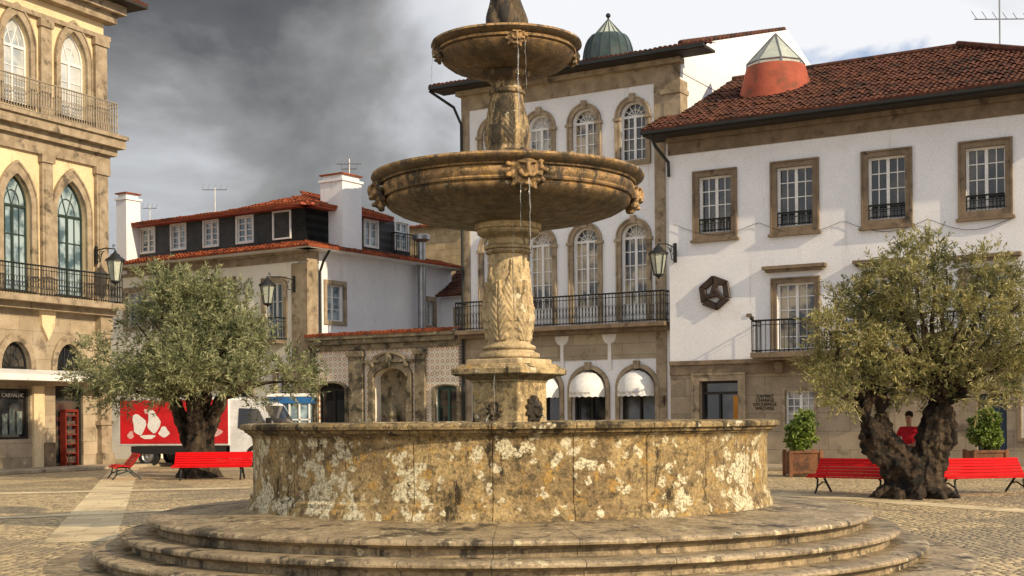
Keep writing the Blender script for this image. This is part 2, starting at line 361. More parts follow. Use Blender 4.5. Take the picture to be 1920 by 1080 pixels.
# ================================================================ RIGHT BUILDING (E)
E=thing('town_house','white town house with brown framed windows under a dark tiled hipped roof','building',FE.p(0,0))
uL=u_(FE,1256); uR=13.4; eaveE=z_(FE,1256,255); zg=z_(FE,1256,685)
up=[];gr=[]
for (a,b,t,bo) in ((1311,1371,330,436),(1457,1524,312,424),(1628,1698,293,411),(1811,1885,275,394)):
    h=FE.H(a,b,t,bo)
    up.append(window(FE,E,h,'rect',e=.2,smat=granite,nv=4,nh=4,sill=True,sd=.05,groove=True))
    railing(FE,E,h[0]+.02,h[1]-.02,h[2]+.02,h[2]+.42,.02,ret=False,orn=False,sp=.1,name='window_guard')
zf1=zg+.36
for i,(a,b,t,bo) in enumerate([(1457,1528,530,690),(1628,1700,520,690),(1812,1890,512,690)]):
    h=FE.H(a,b,t,bo); h=(h[0],h[1],zf1,h[3])
    up.append(window(FE,E,h,'rect',e=.17,smat=granite,nv=4,nh=5,bot=False,sd=.05,name='balcony_window',groove=True,glass=glass_warm if i==0 else glass_dark))
    MB().fb(FE,h[0]-.38,h[1]+.38,h[3]+.42,h[3]+.52,.0,.26).fb(FE,h[0]-.3,h[1]+.3,h[3]+.34,h[3]+.42,0,.18).build('lintel_cornice',granite,E)
for u in (12.0,):
    h=(u-.6,u+.6,zf1,zf1+2.4); up.append(window(FE,E,h,'rect',e=.17,smat=granite,nv=4,nh=5,bot=False,sd=.05,name='balcony_window'))
wall('wall',FE,white_wall,E,[(uL,zg),(uR,zg),(uR,eaveE-.1),(uL,eaveE-.1)],up,back=9)
dH=FE.H(1313,1386,714,880); dH=(dH[0],dH[1],.02,dH[3])
wH=FE.H(1472,1527,732,806); nH=FE.H(1832,1888,738,880); nH=(nH[0],nH[1],.02,nH[3]); n2=(10.6,11.8,.9,2.6)
gr=[outline('rect',*dH),outline('rect',*nH)]
gr.append(window(FE,E,wH,'rect',e=.08,smat=granite_warm,nv=4,nh=5,sd=.03,glass=glass_curt)); gr.append(window(FE,E,n2,'rect',e=.1,smat=granite,nv=4,nh=4))
wall('ground_floor_wall',FE,stoneE,E,[(uL,0),(uR,0),(uR,zg-.001),(uL,zg-.001)],gr,back=9)
orange=pm('orange_panel',(.55,.22,.02),rough=.5); bluedoor=pm('dark_blue_door',(.03,.05,.09),rough=.4)
mb=MB(); ring(mb,FE,outline('rect',dH[0]-.24,dH[1]+.24,0,dH[3]+.24),outline('rect',*dH),-.02,.09); ring(mb,FE,outline('rect',dH[0]-.24,dH[1]+.24,0,dH[3]+.24),outline('rect',dH[0]-.18,dH[1]+.18,0,dH[3]+.18),.08,.12); mb.build('door_surround',granite_warm,E)
dr=MB().fb(FE,dH[0],dH[1],dH[2],dH[3],-.3,-.26).build('entrance_door',glass_dark,E)
mb=MB(); ring(mb,FE,outline('rect',*dH),outline('rect',dH[0]+.07,dH[1]-.07,.02,dH[3]-.07),-.25,-.17); mb.fb(FE,dH[0]+.07,dH[1]-.07,2.25,2.33,-.25,-.18).fb(FE,dH[0]+.55,dH[0]+.61,.02,2.25,-.25,-.18); mb.build('door_frame',darkwood,dr)
MB().fb(FE,dH[1]-.26,dH[1]-.08,.3,2.2,-.25,-.2).build('orange_strip',orange,dr)
MB().fb(FE,dH[0]+.68,dH[0]+.71,.9,1.3,-.2,-.14).build('handle',metal,dr)
dd=MB().fb(FE,*nH,-.28,-.22).build('entrance_door',bluedoor,E)
MB().fb(FE,nH[0]+.3,nH[0]+.36,1.0,1.1,-.22,-.16).build('handle',metal,dd)
MB().fb(FE,uL,uR,zg-.02,zg+.12,0,.1).fb(FE,uL,uR,zg-.32,zg-.02,0,.05).build('string_course',granite,E,bevel=.01)
MB().fb(FE,uL,uR,eaveE-.62,eaveE-.24,0,.05).fb(FE,uL,uR,eaveE-.24,eaveE-.08,0,.2).build('cornice',granite,E)
b0=u_(FE,1410,660,.75); b1=10.3
slab=MB().fb(FE,b0-.04,b1,zg+.12,zg+.27,.0,.8).fb(FE,b0,b1,zg+.04,zg+.12,.1,.7).build('balcony_slab',granite,E)
for k in range(5):
    uu=b0+.5+k*2.1; MB().fb(FE,uu,uu+.25,zg-.35,zg+.04,.05,.35).build('corbel',granite,E,bevel=.05)
rl=railing(FE,E,b0,b1-.05,zg+.27,zg+1.22,.74,orn=False,sp=.14)
for px in (1410,1553):
    uu=u_(FE,px,640,.74); MB().sphere(FE.p(uu,zg+1.3,.74),.07).build('railing_knob',iron,rl,smooth=True)
MB().fb(FE,u_(FE,1400,592),u_(FE,1410,592),z_(FE,1405,594),z_(FE,1405,588),0,.03).build('wall_plaque',granite,E)
e0=u_(FE,1203,258,.85)
MB().fb(FE,e0,uR+.8,eaveE-.1,eaveE-.02,-.3,.8).build('eave_soffit',darkwood,E)
MB().fb(FE,e0-.03,uR+.85,eaveE-.06,eaveE+.05,.8,.93).build('gutter',iron,E,bevel=.02)
ridgeD=-5.0; rz=eaveE+.03+2.75; hipc=FE.p(7.9,rz,ridgeD); ec=FE.p(uR+.85,eaveE,.85)
hd=(ec-hipc); hn=Vector((0,0,1)).cross(hd).normalized()
if hn.dot(FE.U)<0: hn=-hn
tile_roof('roof',FE,e0,uR+.9,.92,eaveE+.06,ridgeD,rz,roofE,E,cuts=[(hipc,hn)])
MB().add([FE.p(uR+.85,eaveE,.85),FE.p(uR+.85,eaveE,-10.8),hipc,FE.p(e0+.05,eaveE,-10.8),FE.p(e0+.05,rz,ridgeD)],[(0,1,2),(1,3,4,2)]).build('rear_roof',roofE,E)
mb=MB()
for i in range(24):
    a=FE.p(e0,rz,ridgeD).lerp(hipc,i/24); c=FE.p(e0,rz,ridgeD).lerp(hipc,(i+1)/24); mb.bar(a+Vector((0,0,.03)),c+Vector((0,0,.05)),.12,8,.10)
for i in range(20):
    a=hipc.lerp(ec,i/20); c=hipc.lerp(ec,(i+1)/20); mb.bar(a+Vector((0,0,.12)),c+Vector((0,0,.1)),.10,8,.12)
mb.build('ridge_tiles',roofE,E)
MB().add([FE.p(uL,eaveE-.1,0),FE.p(uL,eaveE-.1,-9),FE.p(uL,rz-.1,ridgeD)],[(0,1,2)]).build('gable',white_wall,E)
c=FE.o+FE.U*u_(FE,1455,185,-2.6)+FE.N*-2.6
zr=lambda d: eaveE+(rz-eaveE)*(.9-d)/(.9-ridgeD)
redplast=pm('red_plaster',(.40,.10,.055),(.32,.07,.04),bump=.1,stain=(.2,.07,.04))
zb=zr(-2.6); zt=z_(FE,1455,128,-2.6); yy=c.y
rb_=68*yy/2500; rt_=54*yy/2500
cone=MB().lathe([(rb_*1.02,zb-.7),(rb_*.98,zb-.1),(rt_*1.02,zt),(rt_*.9,zt+.02),(rt_*.9,zt-.1)],32,c=(c.x,c.y,0)).build('skylight_drum',redplast,E,smooth=40)
za=z_(FE,1450,64,-2.6)
skyglass=pm('greenish_glass',(.50,.53,.44),(.36,.40,.34),rough=.1,bump=0,spec=.7)
mb=MB(); n=8; base=[Vector((c.x+rt_*math.cos(2*PI*i/n),c.y+rt_*math.sin(2*PI*i/n),zt+.12)) for i in range(n)]; low=[v-Vector((0,0,.14)) for v in base]
mb.add(low+base+[Vector((c.x,c.y,za))],[(i,(i+1)%n,n+(i+1)%n,n+i) for i in range(n)]+[(n+i,n+(i+1)%n,2*n) for i in range(n)]); mb.build('skylight_glass',skyglass,cone)
mb=MB()
for i in range(n): mb.bar(base[i],(c.x,c.y,za),.03); mb.bar(low[i],base[i],.03); mb.bar(base[i],base[(i+1)%n],.03)
mb.build('skylight_bars',metal,cone)
mb=MB(); p=[FE.p(e0+.3,eaveE-.05,.85),FE.p(e0+.35,eaveE-.4,.6),FE.p(uL+.05,eaveE-.85,.12),FE.p(uL+.05,eaveE-1.3,.1)]
mb.tube(p,.05,8); mb.build('downpipe',iron,E)
mb=MB(); pts=[]
for i in range(60):
    px=1262+(1900-1262)*i/59; s=abs(math.sin(i/59*PI*4)); pts.append(FE.p(*FE.uz(px,420+22*s-(px-1262)*.02,.05),.05))
mb.tube(pts,.008,4); mb.build('cable',iron,E)
gold=pm('dark_bronze_emblem',(.055,.036,.025),(.04,.026,.018),rough=.4,metal=.2,bump=.05)
lc=FE.uz(1340,549,.1); rr=32*40.5/2500*1.08
mb=MB(); Vx=lambda k,r: Vector((rr*r*math.cos(R(90+60*k+8)),rr*r*math.sin(R(90+60*k+8))))
for k in range(3):
    a=2*k; w=.40
    quads=[[Vx(a,1),Vx(a+1,1),Vx(a+1,1-w*1.1),Vx(a,1-w*1.1)],[Vx(a+1,1),Vx(a+2,1)*.95+Vx(a+1,1)*.05,Vx(a+2,1-w*1.1)*.95+Vx(a+1,1-w*1.1)*.05,Vx(a+1,1-w*1.1)]]
    s0=Vx(a,1-w*1.1); dirn=(Vx(a+2,1)-Vx(a,1)).normalized()
    nn_=Vector((-dirn.y,dirn.x)); 
    if nn_.dot(s0)>0: nn_=-nn_
    A_=s0-dirn*rr*.10+nn_*rr*.03; B_=A_+dirn*rr*.78
    quads.append([A_,B_,B_+nn_*rr*.24,A_+nn_*rr*.24])
    for j,q in enumerate(quads):
        d0_=.04; d1_=.12+.025*j+.005*k
        mb.box8([FE.p(lc[0]+v.x,lc[1]+v.y,d0_) for v in q]+[FE.p(lc[0]+v.x,lc[1]+v.y,d1_) for v in q])
mb.build('emblem',gold,E,bevel=.025)
blk=pm('dark_lettering',(.02,.015,.01),bump=0)
for i,t in enumerate(('CAMBIO','CHANGE','EXCHANGE','WECHSEL')):
    q=FE.uz(1434,743+i*7.6,.02); textmesh('lettering',t,FE,q[0],q[1],.012,.14,blk,E,.006)
def antenna(loc,h,els,label,sc=1):
    t=thing('antenna',label,'antenna',loc); mb=MB(); L=Vector(loc)
    mb.bar(L,L+Vector((0,0,h)),.02*sc,6); mb.build('mast',metal,t)
    mb=MB()
    for (z,w,n) in els:
        mb.bar(L+Vector((-w,0,z)),L+Vector((w,0,z)),.014*sc)
        for i in range(n):
            x=-w+2*w*i/(n-1); k=.25*(1-.4*i/n)*sc; mb.bar(L+Vector((x,-k*.7,z-.05)),L+Vector((x,k*.7,z+k)),.009*sc)
    mb.build('boom',metal,t); return t
antenna(FE.p(u_(FE,1875,105,-5),rz-.5,-5),3.0,[(1.2,.8,6),(1.9,.35,3)],'thin metal aerial rising from the dark tiled roof at the far right',1.3)
# ================================================================ MIDDLE BUILDING (D)
D=thing('arcaded_house','tall narrow white house with rows of arched stone windows behind the fountain','building',FD.p(0,0))
d0=u_(FD,868,400); d1=u_(FD,1276,180); topD=z_(FD,1250,116)
holes=[]
zt1=z_(FD,1190,190); zb1=z_(FD,1190,300)
bays=[(1166,1215),(1076,1123),(993,1037),(908,950),]
ub=[(u_(FD,a),u_(FD,b)) for a,b in bays]
zt2=z_(FD,1192,418); zb2=z_(FD,1192,600)
for i,(a,b) in enumerate(ub):
    c_=(a+b)/2; w=.46
    holes.append(window(FD,D,(c_-w,c_+w,zb1,zt1),'round',e=.17,smat=granite_warm,nv=4,nh=4,key=True,sd=.07,glass=(glass_dark,glass_warm,glass_curt,glass_dark)[i],groove=True))
    holes.append(window(FD,D,(c_-w,c_+w,zb2,zt2),'round',e=.17,smat=granite_warm,nv=4,nh=6,bot=False,key=True,sd=.07,name='balcony_window',glass=glass_warm,groove=True))
    MB().fb(FD,c_-w,c_+w,zb2,zb2+.55,-.19,-.14).build('door_panel',whitepaint,D)
    for s in (-1,1):
        for zt in (zt1,zt2): MB().fb(FD,c_+s*(w+.09)-.13,c_+s*(w+.09)+.13,zt-w-.12,zt-w-.02,.0,.13).build('impost',granite_warm,D)
ztg=z_(FD,1195,690)
gh=[]
for i,(a,b) in enumerate(ub):
    c_=(a+b)/2+.08; w=.64
    gh.append(outline('round',c_-w,c_+w,.02,ztg)); mb=MB(); ring(mb,FD,outline('round',c_-w-.14,c_+w+.14,.0,ztg+.14),gh[-1],-.02,.08); mb.fb(FD,c_-.1,c_+.1,ztg-.02,ztg+.24,.0,.14)
    s=mb.build('shop_arch',granite_warm,D)
    MB().add([FD.p(x,y,-.28) for x,y in gh[-1]],[tuple(range(len(gh[-1])))]).build('pane',glass_dark,s)
    mb=MB()
    mb.fb(FD,c_-w,c_-w+.06,.02,ztg-w,-.27,-.2).fb(FD,c_+w-.06,c_+w,.02,ztg-w,-.27,-.2).fb(FD,c_-.03,c_+.03,.02,ztg-w,-.27,-.2).fb(FD,c_-w,c_+w,.02,.5,-.27,-.22); mb.build('shop_frame',darkwood,s)
    rs_=w-.01; zz0=ztg-w-.06; mb=MB(); NT,NP=18,8
    for q in range(NP+1):
        ph=PI/2*q/NP
        for t in range(NT+1):
            th=PI*t/NT; sc2=1-.03*(t%2); mb.v.append(FD.p(c_+rs_*math.cos(th),zz0+rs_*math.sin(th)*math.cos(ph)*sc2,.09+rs_*math.sin(th)*math.sin(ph)*.95*sc2))
    for t in range(NT+1):
        th=PI*t/NT; mb.v.append(FD.p(c_+rs_*math.cos(th),zz0-.2-.03*(t%2),.09+rs_*math.sin(th)*.95))
    for q in range(NP+1):
        for t in range(NT): o=q*(NT+1)+t; mb.f.append((o,o+1,o+NT+2,o+NT+1))
    aw=mb.build('awning',whitepaint,D,smooth=60)
    if i<3: textmesh('lettering','Paulo Ferreira',FD,c_,zz0-.09,.1+rs_*.97,.14,pm('grey_lettering',(.25,.24,.22),bump=0),aw,.004)
    if i<1: MB().fb(FD,c_+w+.16,c_+w+.34,1.9,2.25,0,.12).build('wall_box',granite,D)
zbD=z_(FD,1240,612)
wall('wall',FD,white_wall,D,[(d0,0),(d1,0),(d1,topD),(d0,topD)],holes+gh,back=10)
MB().fb(FD,d0,d1,topD-.62,topD-.12,0,.06).fb(FD,d0-.1,d1+.1,topD-.12,topD+.04,-.1,.28).build('cornice',granite_warm,D)
uq=u_(FD,1229,400)
for (a,b) in ((d0,d0+.3),(uq,uq+.36)):
    MB().fb(FD,a,b,0,topD-.62,0,.05).build('corner_pilaster',granite_warm,D)
MB().fb(FD,d1-.55,d1+.02,topD-2.6,topD-.62,-.5,.07).fb(FD,d1-.65,d1+.05,topD-1.05,topD-.9,-.55,.14).build('upper_pilaster',granite_warm,D)
FS_=Fr(FD.p(d1,0,0)[:2],-FD.N)
def sp_(px,py): return FS_.uz(px,py,.03)
P1=sp_(1290,84);P2=sp_(1476,56);P3=sp_(1522,124)
out=[(0.0,topD-.4),(P3[0]+1.5,topD-.4),(P3[0]+.3,P3[1]-.6),(P3[0],P3[1]),(P2[0],P2[1]),(P1[0],P1[1]),(0.0,P1[1]-.25)]
wall('side_gable',FS_,white_wall,D,out,[],d=.03,back=.3)
mb=MB(); a=FS_.p(P1[0]-.3,P1[1]+.0,-.1); b=FS_.p(P2[0],P2[1]+.03,-.1); c3=FS_.p(P3[0],P3[1]+.03,-.1)
for i in range(26): mb.bar(a.lerp(b,i/26),a.lerp(b,(i+1)/26)+Vector((0,0,.03)),.10,8,.08)
for i in range(10): mb.bar(b.lerp(c3,i/10),b.lerp(c3,(i+1)/10)+Vector((0,0,.03)),.07,8,.06)
mb.build('gable_tiles',roofE,D)
zc=z_(FD,1190,680)
MB().fb(FD,d0+.3,uq,zc+.14,zbD-.1,0,.045).build('stone_band',ash('granite_blocks_middle',FD,(.44,.37,.27),(.36,.30,.21),1.2,.36),D)
for i,(a,b) in enumerate(ub[:-1]):
    c_=(a+b)/2-.9
    mb=MB(); o=[(c_+.26*math.cos(t),zbD-.18-.0+(.32*math.sin(t) if math.sin(t)<0 else 0)) for t in [PI+PI*k/12 for k in range(13)]]
    mb.add([FD.p(x,y,.07) for x,y in o]+[FD.p(x,y,.03) for x,y in o],[tuple(range(13))]+[(k,(k+1)%13,13+(k+1)%13,13+k) for k in range(13)]); mb.fb(FD,c_-.06,c_+.06,zc-.2,zbD-.45,.03,.066); mb.build('plaster_shield',whitepaint,D)
bu0=d0+.1; bu1=u_(FD,1246,580,.7)
MB().fb(FD,bu0,bu1,zbD-.02,zbD+.12,0,.75).fb(FD,bu0,bu1,zbD-.14,zbD-.02,0,.5).build('balcony_slab',granite,D,bevel=.01)
railing(FD,D,bu0+.02,bu1-.02,zbD+.12,zbD+1.08,.7,sp=.12)
ea=u_(FD,805,180,.9); eb=u_(FD,1320,101,.9)
MB().fb(FD,ea,eb,topD+.04,topD+.12,-.0,.85).build('eave_soffit',darkwood,D)
MB().fb(FD,ea,eb,topD+.06,topD+.16,.85,.97).build('gutter',iron,D)
tile_roof('roof',FD,ea,eb,.95,topD+.16,-.1,topD+.36,roofE,D)
tile_roof('roof',FD,ea,d1-.32,-.1,topD+.36,-9.6,topD+1.9,roofE,D)
mb=MB(); pts=[FD.p(d0-.8,topD+.05,.85),FD.p(d0-.15,topD-.5,.3),FD.p(d0+.06,topD-1.1,.15),FD.p(d0+.06,.2,.15)]; mb.tube(pts,.05,8); mb.build('downpipe',iron,D)
cd=FD.o+FD.U*u_(FD,1141,100,-4)+FD.N*-4; rd=48*cd.y/2500; zd0=z_(FD,1141,112,-4)-.7; zd1=z_(FD,1141,66,-4); zd2=z_(FD,1138,36,-4)
greenglass=pm('dark_green_glass',(.018,.035,.032),(.04,.065,.06),rough=.25,bump=0,spec=.5)
pr=[(rd,zd0)]+[(rd*(.55+.45*math.cos(t)),zd0+.55+(zd1-zd0-.55)*math.sin(t)) for t in [PI/2*k/8 for k in range(9)]]
dm=MB().lathe(pr,16,c=(cd.x,cd.y,0)).build('cupola',greenglass,D)
mb=MB()
for k in range(16):
    t=2*PI*k/16; P=[Vector((cd.x+(r+.01)*math.cos(t),cd.y+(r+.01)*math.sin(t),z)) for r,z in pr]
    for a,b in zip(P,P[1:]): mb.bar(a,b,.012)
    mb.bar(P[-1],(cd.x,cd.y,zd2),.02)
mb.build('cupola_ribs',pm('grey_green_metal',(.06,.08,.075),rough=.5),dm)
MB().lathe([(rd*.56,zd1),(rd*.5,zd1+.05),(.02,zd2)],16,c=(cd.x,cd.y,0)).build('cupola_cap',skyglass,dm)
MB().sphere((cd.x,cd.y,zd2+.12),.09).bar((cd.x,cd.y,zd2-.1),(cd.x,cd.y,zd2+.1),.03).build('cupola_finial',iron,dm)
# ================================================================ LEFT BUILDING (A)
A=thing('gothic_house','ochre building with pointed arch windows and iron balconies at the left edge','building',FA.p(0,0))
a0=-8.0; zA1=z_(FA,195,577); zA2=z_(FA,205,268); zTop=z_(FA,200,25)
up=[]; gwc=glassmat('white_curtain_glass',(.55,.56,.55),(.30,.34,.36),.15,.9)
for (pl,pr_,pt,pb) in ((3,54,27,214),(110,160,60,190)):
    h=FA.H(pl,pr_,pt,pb); h=(h[0],h[1],zA2+.5,h[3]); up.append(window(FA,A,h,'gothic',e=.22,smat=granite_warm,nv=2,nh=3,glass=gwc,bot=False,sd=.1,groove=True))
dgs=pm('dark_green_sash',(.03,.05,.04),rough=.5)
for (pl,pr_,pt,pb) in ((3,56,325,545),(104,160,340,552)):
    h=FA.H(pl,pr_,pt,pb); h=(h[0],h[1],zA1+.28,h[3]); up.append(window(FA,A,h,'gothic',e=.24,smat=granite_warm,nv=4,nh=3,glass=glass_sky,bot=False,sd=.1,wm=dgs,groove=True,bar=.035))
wall('wall',FA,ochre_wall,A,[(a0,zA1),(0,zA1),(0,zTop),(a0,zTop)],up,back=8)
gr=[]
for (pl,pr_,pt,pb) in ((0,56,640,697),(104,152,645,698)):
    h=FA.H(pl,pr_,pt,pb); gr.append(window(FA,A,h,'round',e=.2,smat=granite_warm,nv=2,nh=1,bot=False,sd=.08,rise=(h[3]-h[2])*.85,name='fanlight',wm=iron))
swH=FA.H(-30,57,728,824); sdH=FA.H(104,156,724,862); sdH=(sdH[0],sdH[1],.05,sdH[3])
gr.append(outline('rect',*swH)); gr.append(outline('rect',*sdH))
wall('ground_floor_wall',FA,stoneA,A,[(a0,0),(0,0),(0,zA1-.002),(a0,zA1-.002)],gr,back=8)
sw=MB().fb(FA,*swH,-.28,-.24).build('shop_window',glass_dark,A)
mb=MB(); ring(mb,FA,outline('rect',*swH),outline('rect',swH[0]+.07,swH[1]-.07,swH[2]+.07,swH[3]-.07),-.24,-.1); mb.build('shop_window_frame',darkwood,sw)
q=FA.uz(25,735,-.2); textmesh('lettering','CARVALHO',FA,q[0],swH[3]-.22,-.2,.18,whitepaint,sw)
sg=pm('shop_goods',(.25,.3,.25),(.1,.12,.14),scale=6,bump=0)
for k in range(7): MB().fb(FA,swH[0]+.3+k*.3,swH[0]+.5+k*.3,swH[2]+.15,swH[2]+.15+random.uniform(.2,.9),-.23,-.2).build('shop_display',sg,sw)
sdr=MB().fb(FA,*sdH,-.28,-.24).build('shop_door',glass_dark,A)
mb=MB(); ring(mb,FA,outline('rect',*sdH),outline('rect',sdH[0]+.08,sdH[1]-.08,sdH[2],sdH[3]-.08),-.24,-.1); mb.fb(FA,sdH[0],sdH[1],2.3,2.36,-.24,-.14); mb.build('door_frame',iron,sdr)
rk=thing('display_rack','tall red shelf rack standing in the doorway of the left shop','shelf',FA.p((sdH[0]+sdH[1])/2,.1,-.1))
rk.location.z=.05; ORG[rk.name]=Vector(rk.location)
um=(sdH[0]+sdH[1])/2; mb=MB(); redr=pm('red_rack',(.20,.025,.014),rough=.5)
for u in (um-.30,um+.24): mb.fb(FA,u,u+.05,.05,1.95,-.12,.12)
mb.fb(FA,um-.30,um+.29,1.9,1.98,-.12,.12); mb.build('rack_frame',redr,rk)
mg=pm('mixed_goods',(.14,.09,.06),(.02,.02,.025),scale=9,bump=0)
for k in range(6):
    sf=MB().fb(FA,um-.25,um+.24,.2+k*.31,.23+k*.31,-.1,.1).build('shelf',redr,rk)
    hh=random.uniform(.12,.2); MB().fb(FA,um-.23,um+.2,.232+k*.31,.232+k*.31+hh,-.08,.05).build('shelf_goods',mg,sf)
MB().fb(FA,a0,.45,zA2-.25,zA2+.05,0,.55).fb(FA,a0,.3,zA2-.5,zA2-.25,0,.3).fb(FA,a0,.15,zA2-.95,zA2-.5,0,.12).fb(FA,a0,.5,zA2+.05,zA2+.18,0,.65).build('cornice',granite_warm,A)
MB().fb(FA,a0,.12,zA1-.1,zA1+.1,0,.75).fb(FA,a0,.08,zA1-.3,zA1-.1,0,.4).build('balcony_slab',granite_warm,A)
railing(FA,A,a0,.05,zA1+.1,zA1+1.05,.7,sp=.11)
railing(FA,A,a0,.1,zA2+.18,zA2+1.25,.5,mat=paleiron,sp=.11,r=.016)
MB().fb(FA,a0,.5,zTop-.1,zTop+.2,-8,.6).fb(FA,a0,.3,zTop-.4,zTop-.1,-.1,.35).fb(FA,a0,.2,zTop-1.0,zTop-.85,-.05,.15).build('roof_cornice',granite_warm,A)
MB().fb(FA,a0,1.0,zTop+.2,zTop+.32,-8,1.1).build('eave',darkwood,A)
tile_roof('roof',FA,a0,1.0,1.1,zTop+.32,-4,zTop+1.8,roofE,A)
for (pl,pr_) in ((74,94),(176,205)):
    u0=u_(FA,pl,400); u1=min(u_(FA,pr_,400),.02)
    MB().fb(FA,u0,u1,zA1+.1,zA2-.95,0,.14).fb(FA,u0-.06,u1+.06,zA2-1.2,zA2-.95,0,.2).fb(FA,u0+.1,u1-.1,zA1+.4,zA2-1.4,.14,.165).build('pilaster',granite_warm,A)
    MB().fb(FA,u0,u1,zA2+.18,zTop-1.0,0,.14).fb(FA,u0-.06,u1+.06,zTop-1.25,zTop-1.0,0,.2).fb(FA,u0-.05,u1+.05,zA2+.18,zA2+.6,0,.2).build('pilaster',granite_warm,A)
u0=u_(FA,180,800); MB().fb(FA,u0,.06,0,.5,0,.3).fb(FA,u0+.06,.03,.5,zA1-.9,0,.2).fb(FA,u0,.06,zA1-.9,zA1-.3,0,.26).fb(FA,u0-.03,.08,1.45,1.6,0,.25).build('corner_pier',granite_warm,A)
u0=u_(FA,78,800);u1=u_(FA,98,800); MB().fb(FA,u_(FA,60,800),u_(FA,80,800),0,z_(FA,60,724),0,.1).build('plaster_pier',ochre_wall,A); MB().fb(FA,u0,u1,0,.9,0,.16).build('pier_base',granite,A)
u0=u_(FA,74,600);u1=u_(FA,98,600); o=[(u0-.05,zA1-.3),(u0+.02,zA1-.8),((u0+u1)/2,zA1-1.25),(u1-.02,zA1-.8),(u1+.05,zA1-.3)]
MB().add([FA.p(x,y,.12) for x,y in o]+[FA.p(x,y,0) for x,y in o],[tuple(range(5))]+[(i,(i+1)%5,5+(i+1)%5,5+i) for i in range(5)]).build('plaster_shield',ochre_wall,A)
za=z_(FA,100,714,.9); MB().add([FA.p(a0,za+.38,.02),FA.p(-.35,za+.38,.02),FA.p(-.35,za+.19,.9),FA.p(a0,za+.19,.9),FA.p(a0,za,.9),FA.p(-.35,za,.9),FA.p(a0,za+.0,.02),FA.p(-.35,za,.02)],[(0,1,2,3),(3,2,5,4),(4,5,7,6),(1,2,5,7)]).build('shop_awning',whitepaint,A)
# ================================================================ HOUSE B
B=thing('corner_house','two storey corner house with orange tiled eaves and dark slate attic, left of the fountain','building',FL.p(0,0))
eB=z_(FL,562,468); bl=-15.0; br_=9.2
hl=[]
for (pl,pr_,pt,pb,bt) in ((498,532,530,635,False),(396,436,530,600,True),(300,338,540,610,True),(238,268,548,612,True)):
    hl.append(window(FL,B,FL.H(pl,pr_,pt,pb),'rect',e=.2,smat=granite_warm,nv=4,nh=3,bot=bt,sd=.05,glass=glass_sky))
for (pl,pr_,pt,pb) in ((300,350,715,860),(420,470,700,860),(520,560,700,800)):
    hl.append(window(FL,B,FL.H(pl,pr_,pt,pb),'rect',e=.2,smat=granite_warm,nv=2,nh=3,bot=False,sd=.05))
wall('wall',FL,cream_wall,B,[(bl,0),(0,0),(0,eB),(bl,eB)],hl,back=.5)
hr=[window(FRt,B,FRt.H(612,644,534,602),'rect',e=.16,smat=granite_warm,nv=2,nh=3,sd=.05,glass=glass_sky),window(FRt,B,FRt.H(798,812,565,610),'rect',e=.2,smat=granite_warm,nv=2,nh=3,sd=.05,glass=glass_sky)]
wall('side_wall',FRt,white_wall,B,[(.0,0),(br_,0),(br_,eB),(.0,eB)],hr,back=.45)
MB().fb(FL,-.75,.045,0,eB-.5,0,.05).fb(FL,bl,.06,eB-.42,eB-.05,0,.06).fb(FL,bl,.12,eB-.14,eB,.0,.2).build('quoin',granite_warm,B)
MB().fb(FRt,0.002,.55,0,eB-.5,0,.05).fb(FRt,.0,.6,eB-.5,eB,0,.06).build('quoin',granite_warm,B)
h=FL.H(485,538,605,640); MB().fb(FL,h[0],h[1],h[2]-.12,h[2],0,.6).build('balcony_slab',granite,B); railing(FL,B,h[0]+.02,h[1]-.02,h[2],h[2]+.85,.55,sp=.12)
corner=Vector(FL.o); mm=(FL.U+FRt.U).normalized()
tile_roof('eave_roof',FL,bl,2,.75,eB+.02,-.7,eB+.42,roofB,B,cuts=[(corner,mm)])
tile_roof('eave_roof',FRt,-2,br_,.75,eB+.02,-.7,eB+.42,roofB,B,cuts=[(corner,-mm)])
MB().fb(FL,bl,.6,eB-.04,eB+.01,0,.7).build('eave_soffit',whitepaint,B); MB().fb(FRt,-.6,br_,eB-.04,eB+.012,0,.7).build('eave_soffit',whitepaint,B)
sb=-.6; zA0=eB+.3; zAt=z_(FL,562,385,-.6)
al=u_(FL,250,430,-.6); ah=[]
for (pl,pr_,pt,pb) in ((265,290,429,473),(322,348,422,467),(383,409,415,461),(445,474,407,454),(514,544,398,446)):
    h=FL.H(pl,pr_,pt,pb,sb); ah.append(window(FL,B,h,'rect',e=.06,smat=whitepaint,nv=2,nh=4,sd=.05,glass=glass_sky,d=sb,rec=.08,bar=.04,name='attic_window'))
wall('attic_wall',FL,slate,B,[(al,zA0-.1),(-.6,zA0-.1),(-.6,zAt),(al,zAt)],ah,d=sb,back=2.5,depth=.15)
ah=[]
for (pl,pr_,pt,pb) in ((683,707,415,462),(741,764,418,468)):
    h=FRt.H(pl,pr_,pt,pb,sb); ah.append(window(FRt,B,h,'rect',e=.06,smat=whitepaint,nv=2,nh=3,sd=.05,glass=glass_sky,d=sb,rec=.08,bar=.04,name='attic_window'))
ar=u_(FRt,768,440,-.6)
wall('attic_side_wall',FRt,slate,B,[(.6,zA0-.1),(ar,zA0-.1),(ar,zAt),(.6,zAt)],ah,d=sb,back=2.5,depth=.15)
railing(FRt,B,ar-1.2,ar+.3,zA0+.1,zA0+1.0,sb+.25,sp=.14,orn=False,dw=sb)
tile_roof('attic_roof',FL,al-.35,2,sb+.45,zAt,-4.2,zAt+.75,roofB,B,cuts=[(corner,mm)])
hl2=FL.p(-4.2,0,sb+.45)
tile_roof('upper_roof',FL,-4.6,2,sb+.43,zAt+.03,-4.0,zAt+1.3,roofB,B,cuts=[(corner,mm),(hl2,(-FL.U-FL.N).normalized())])
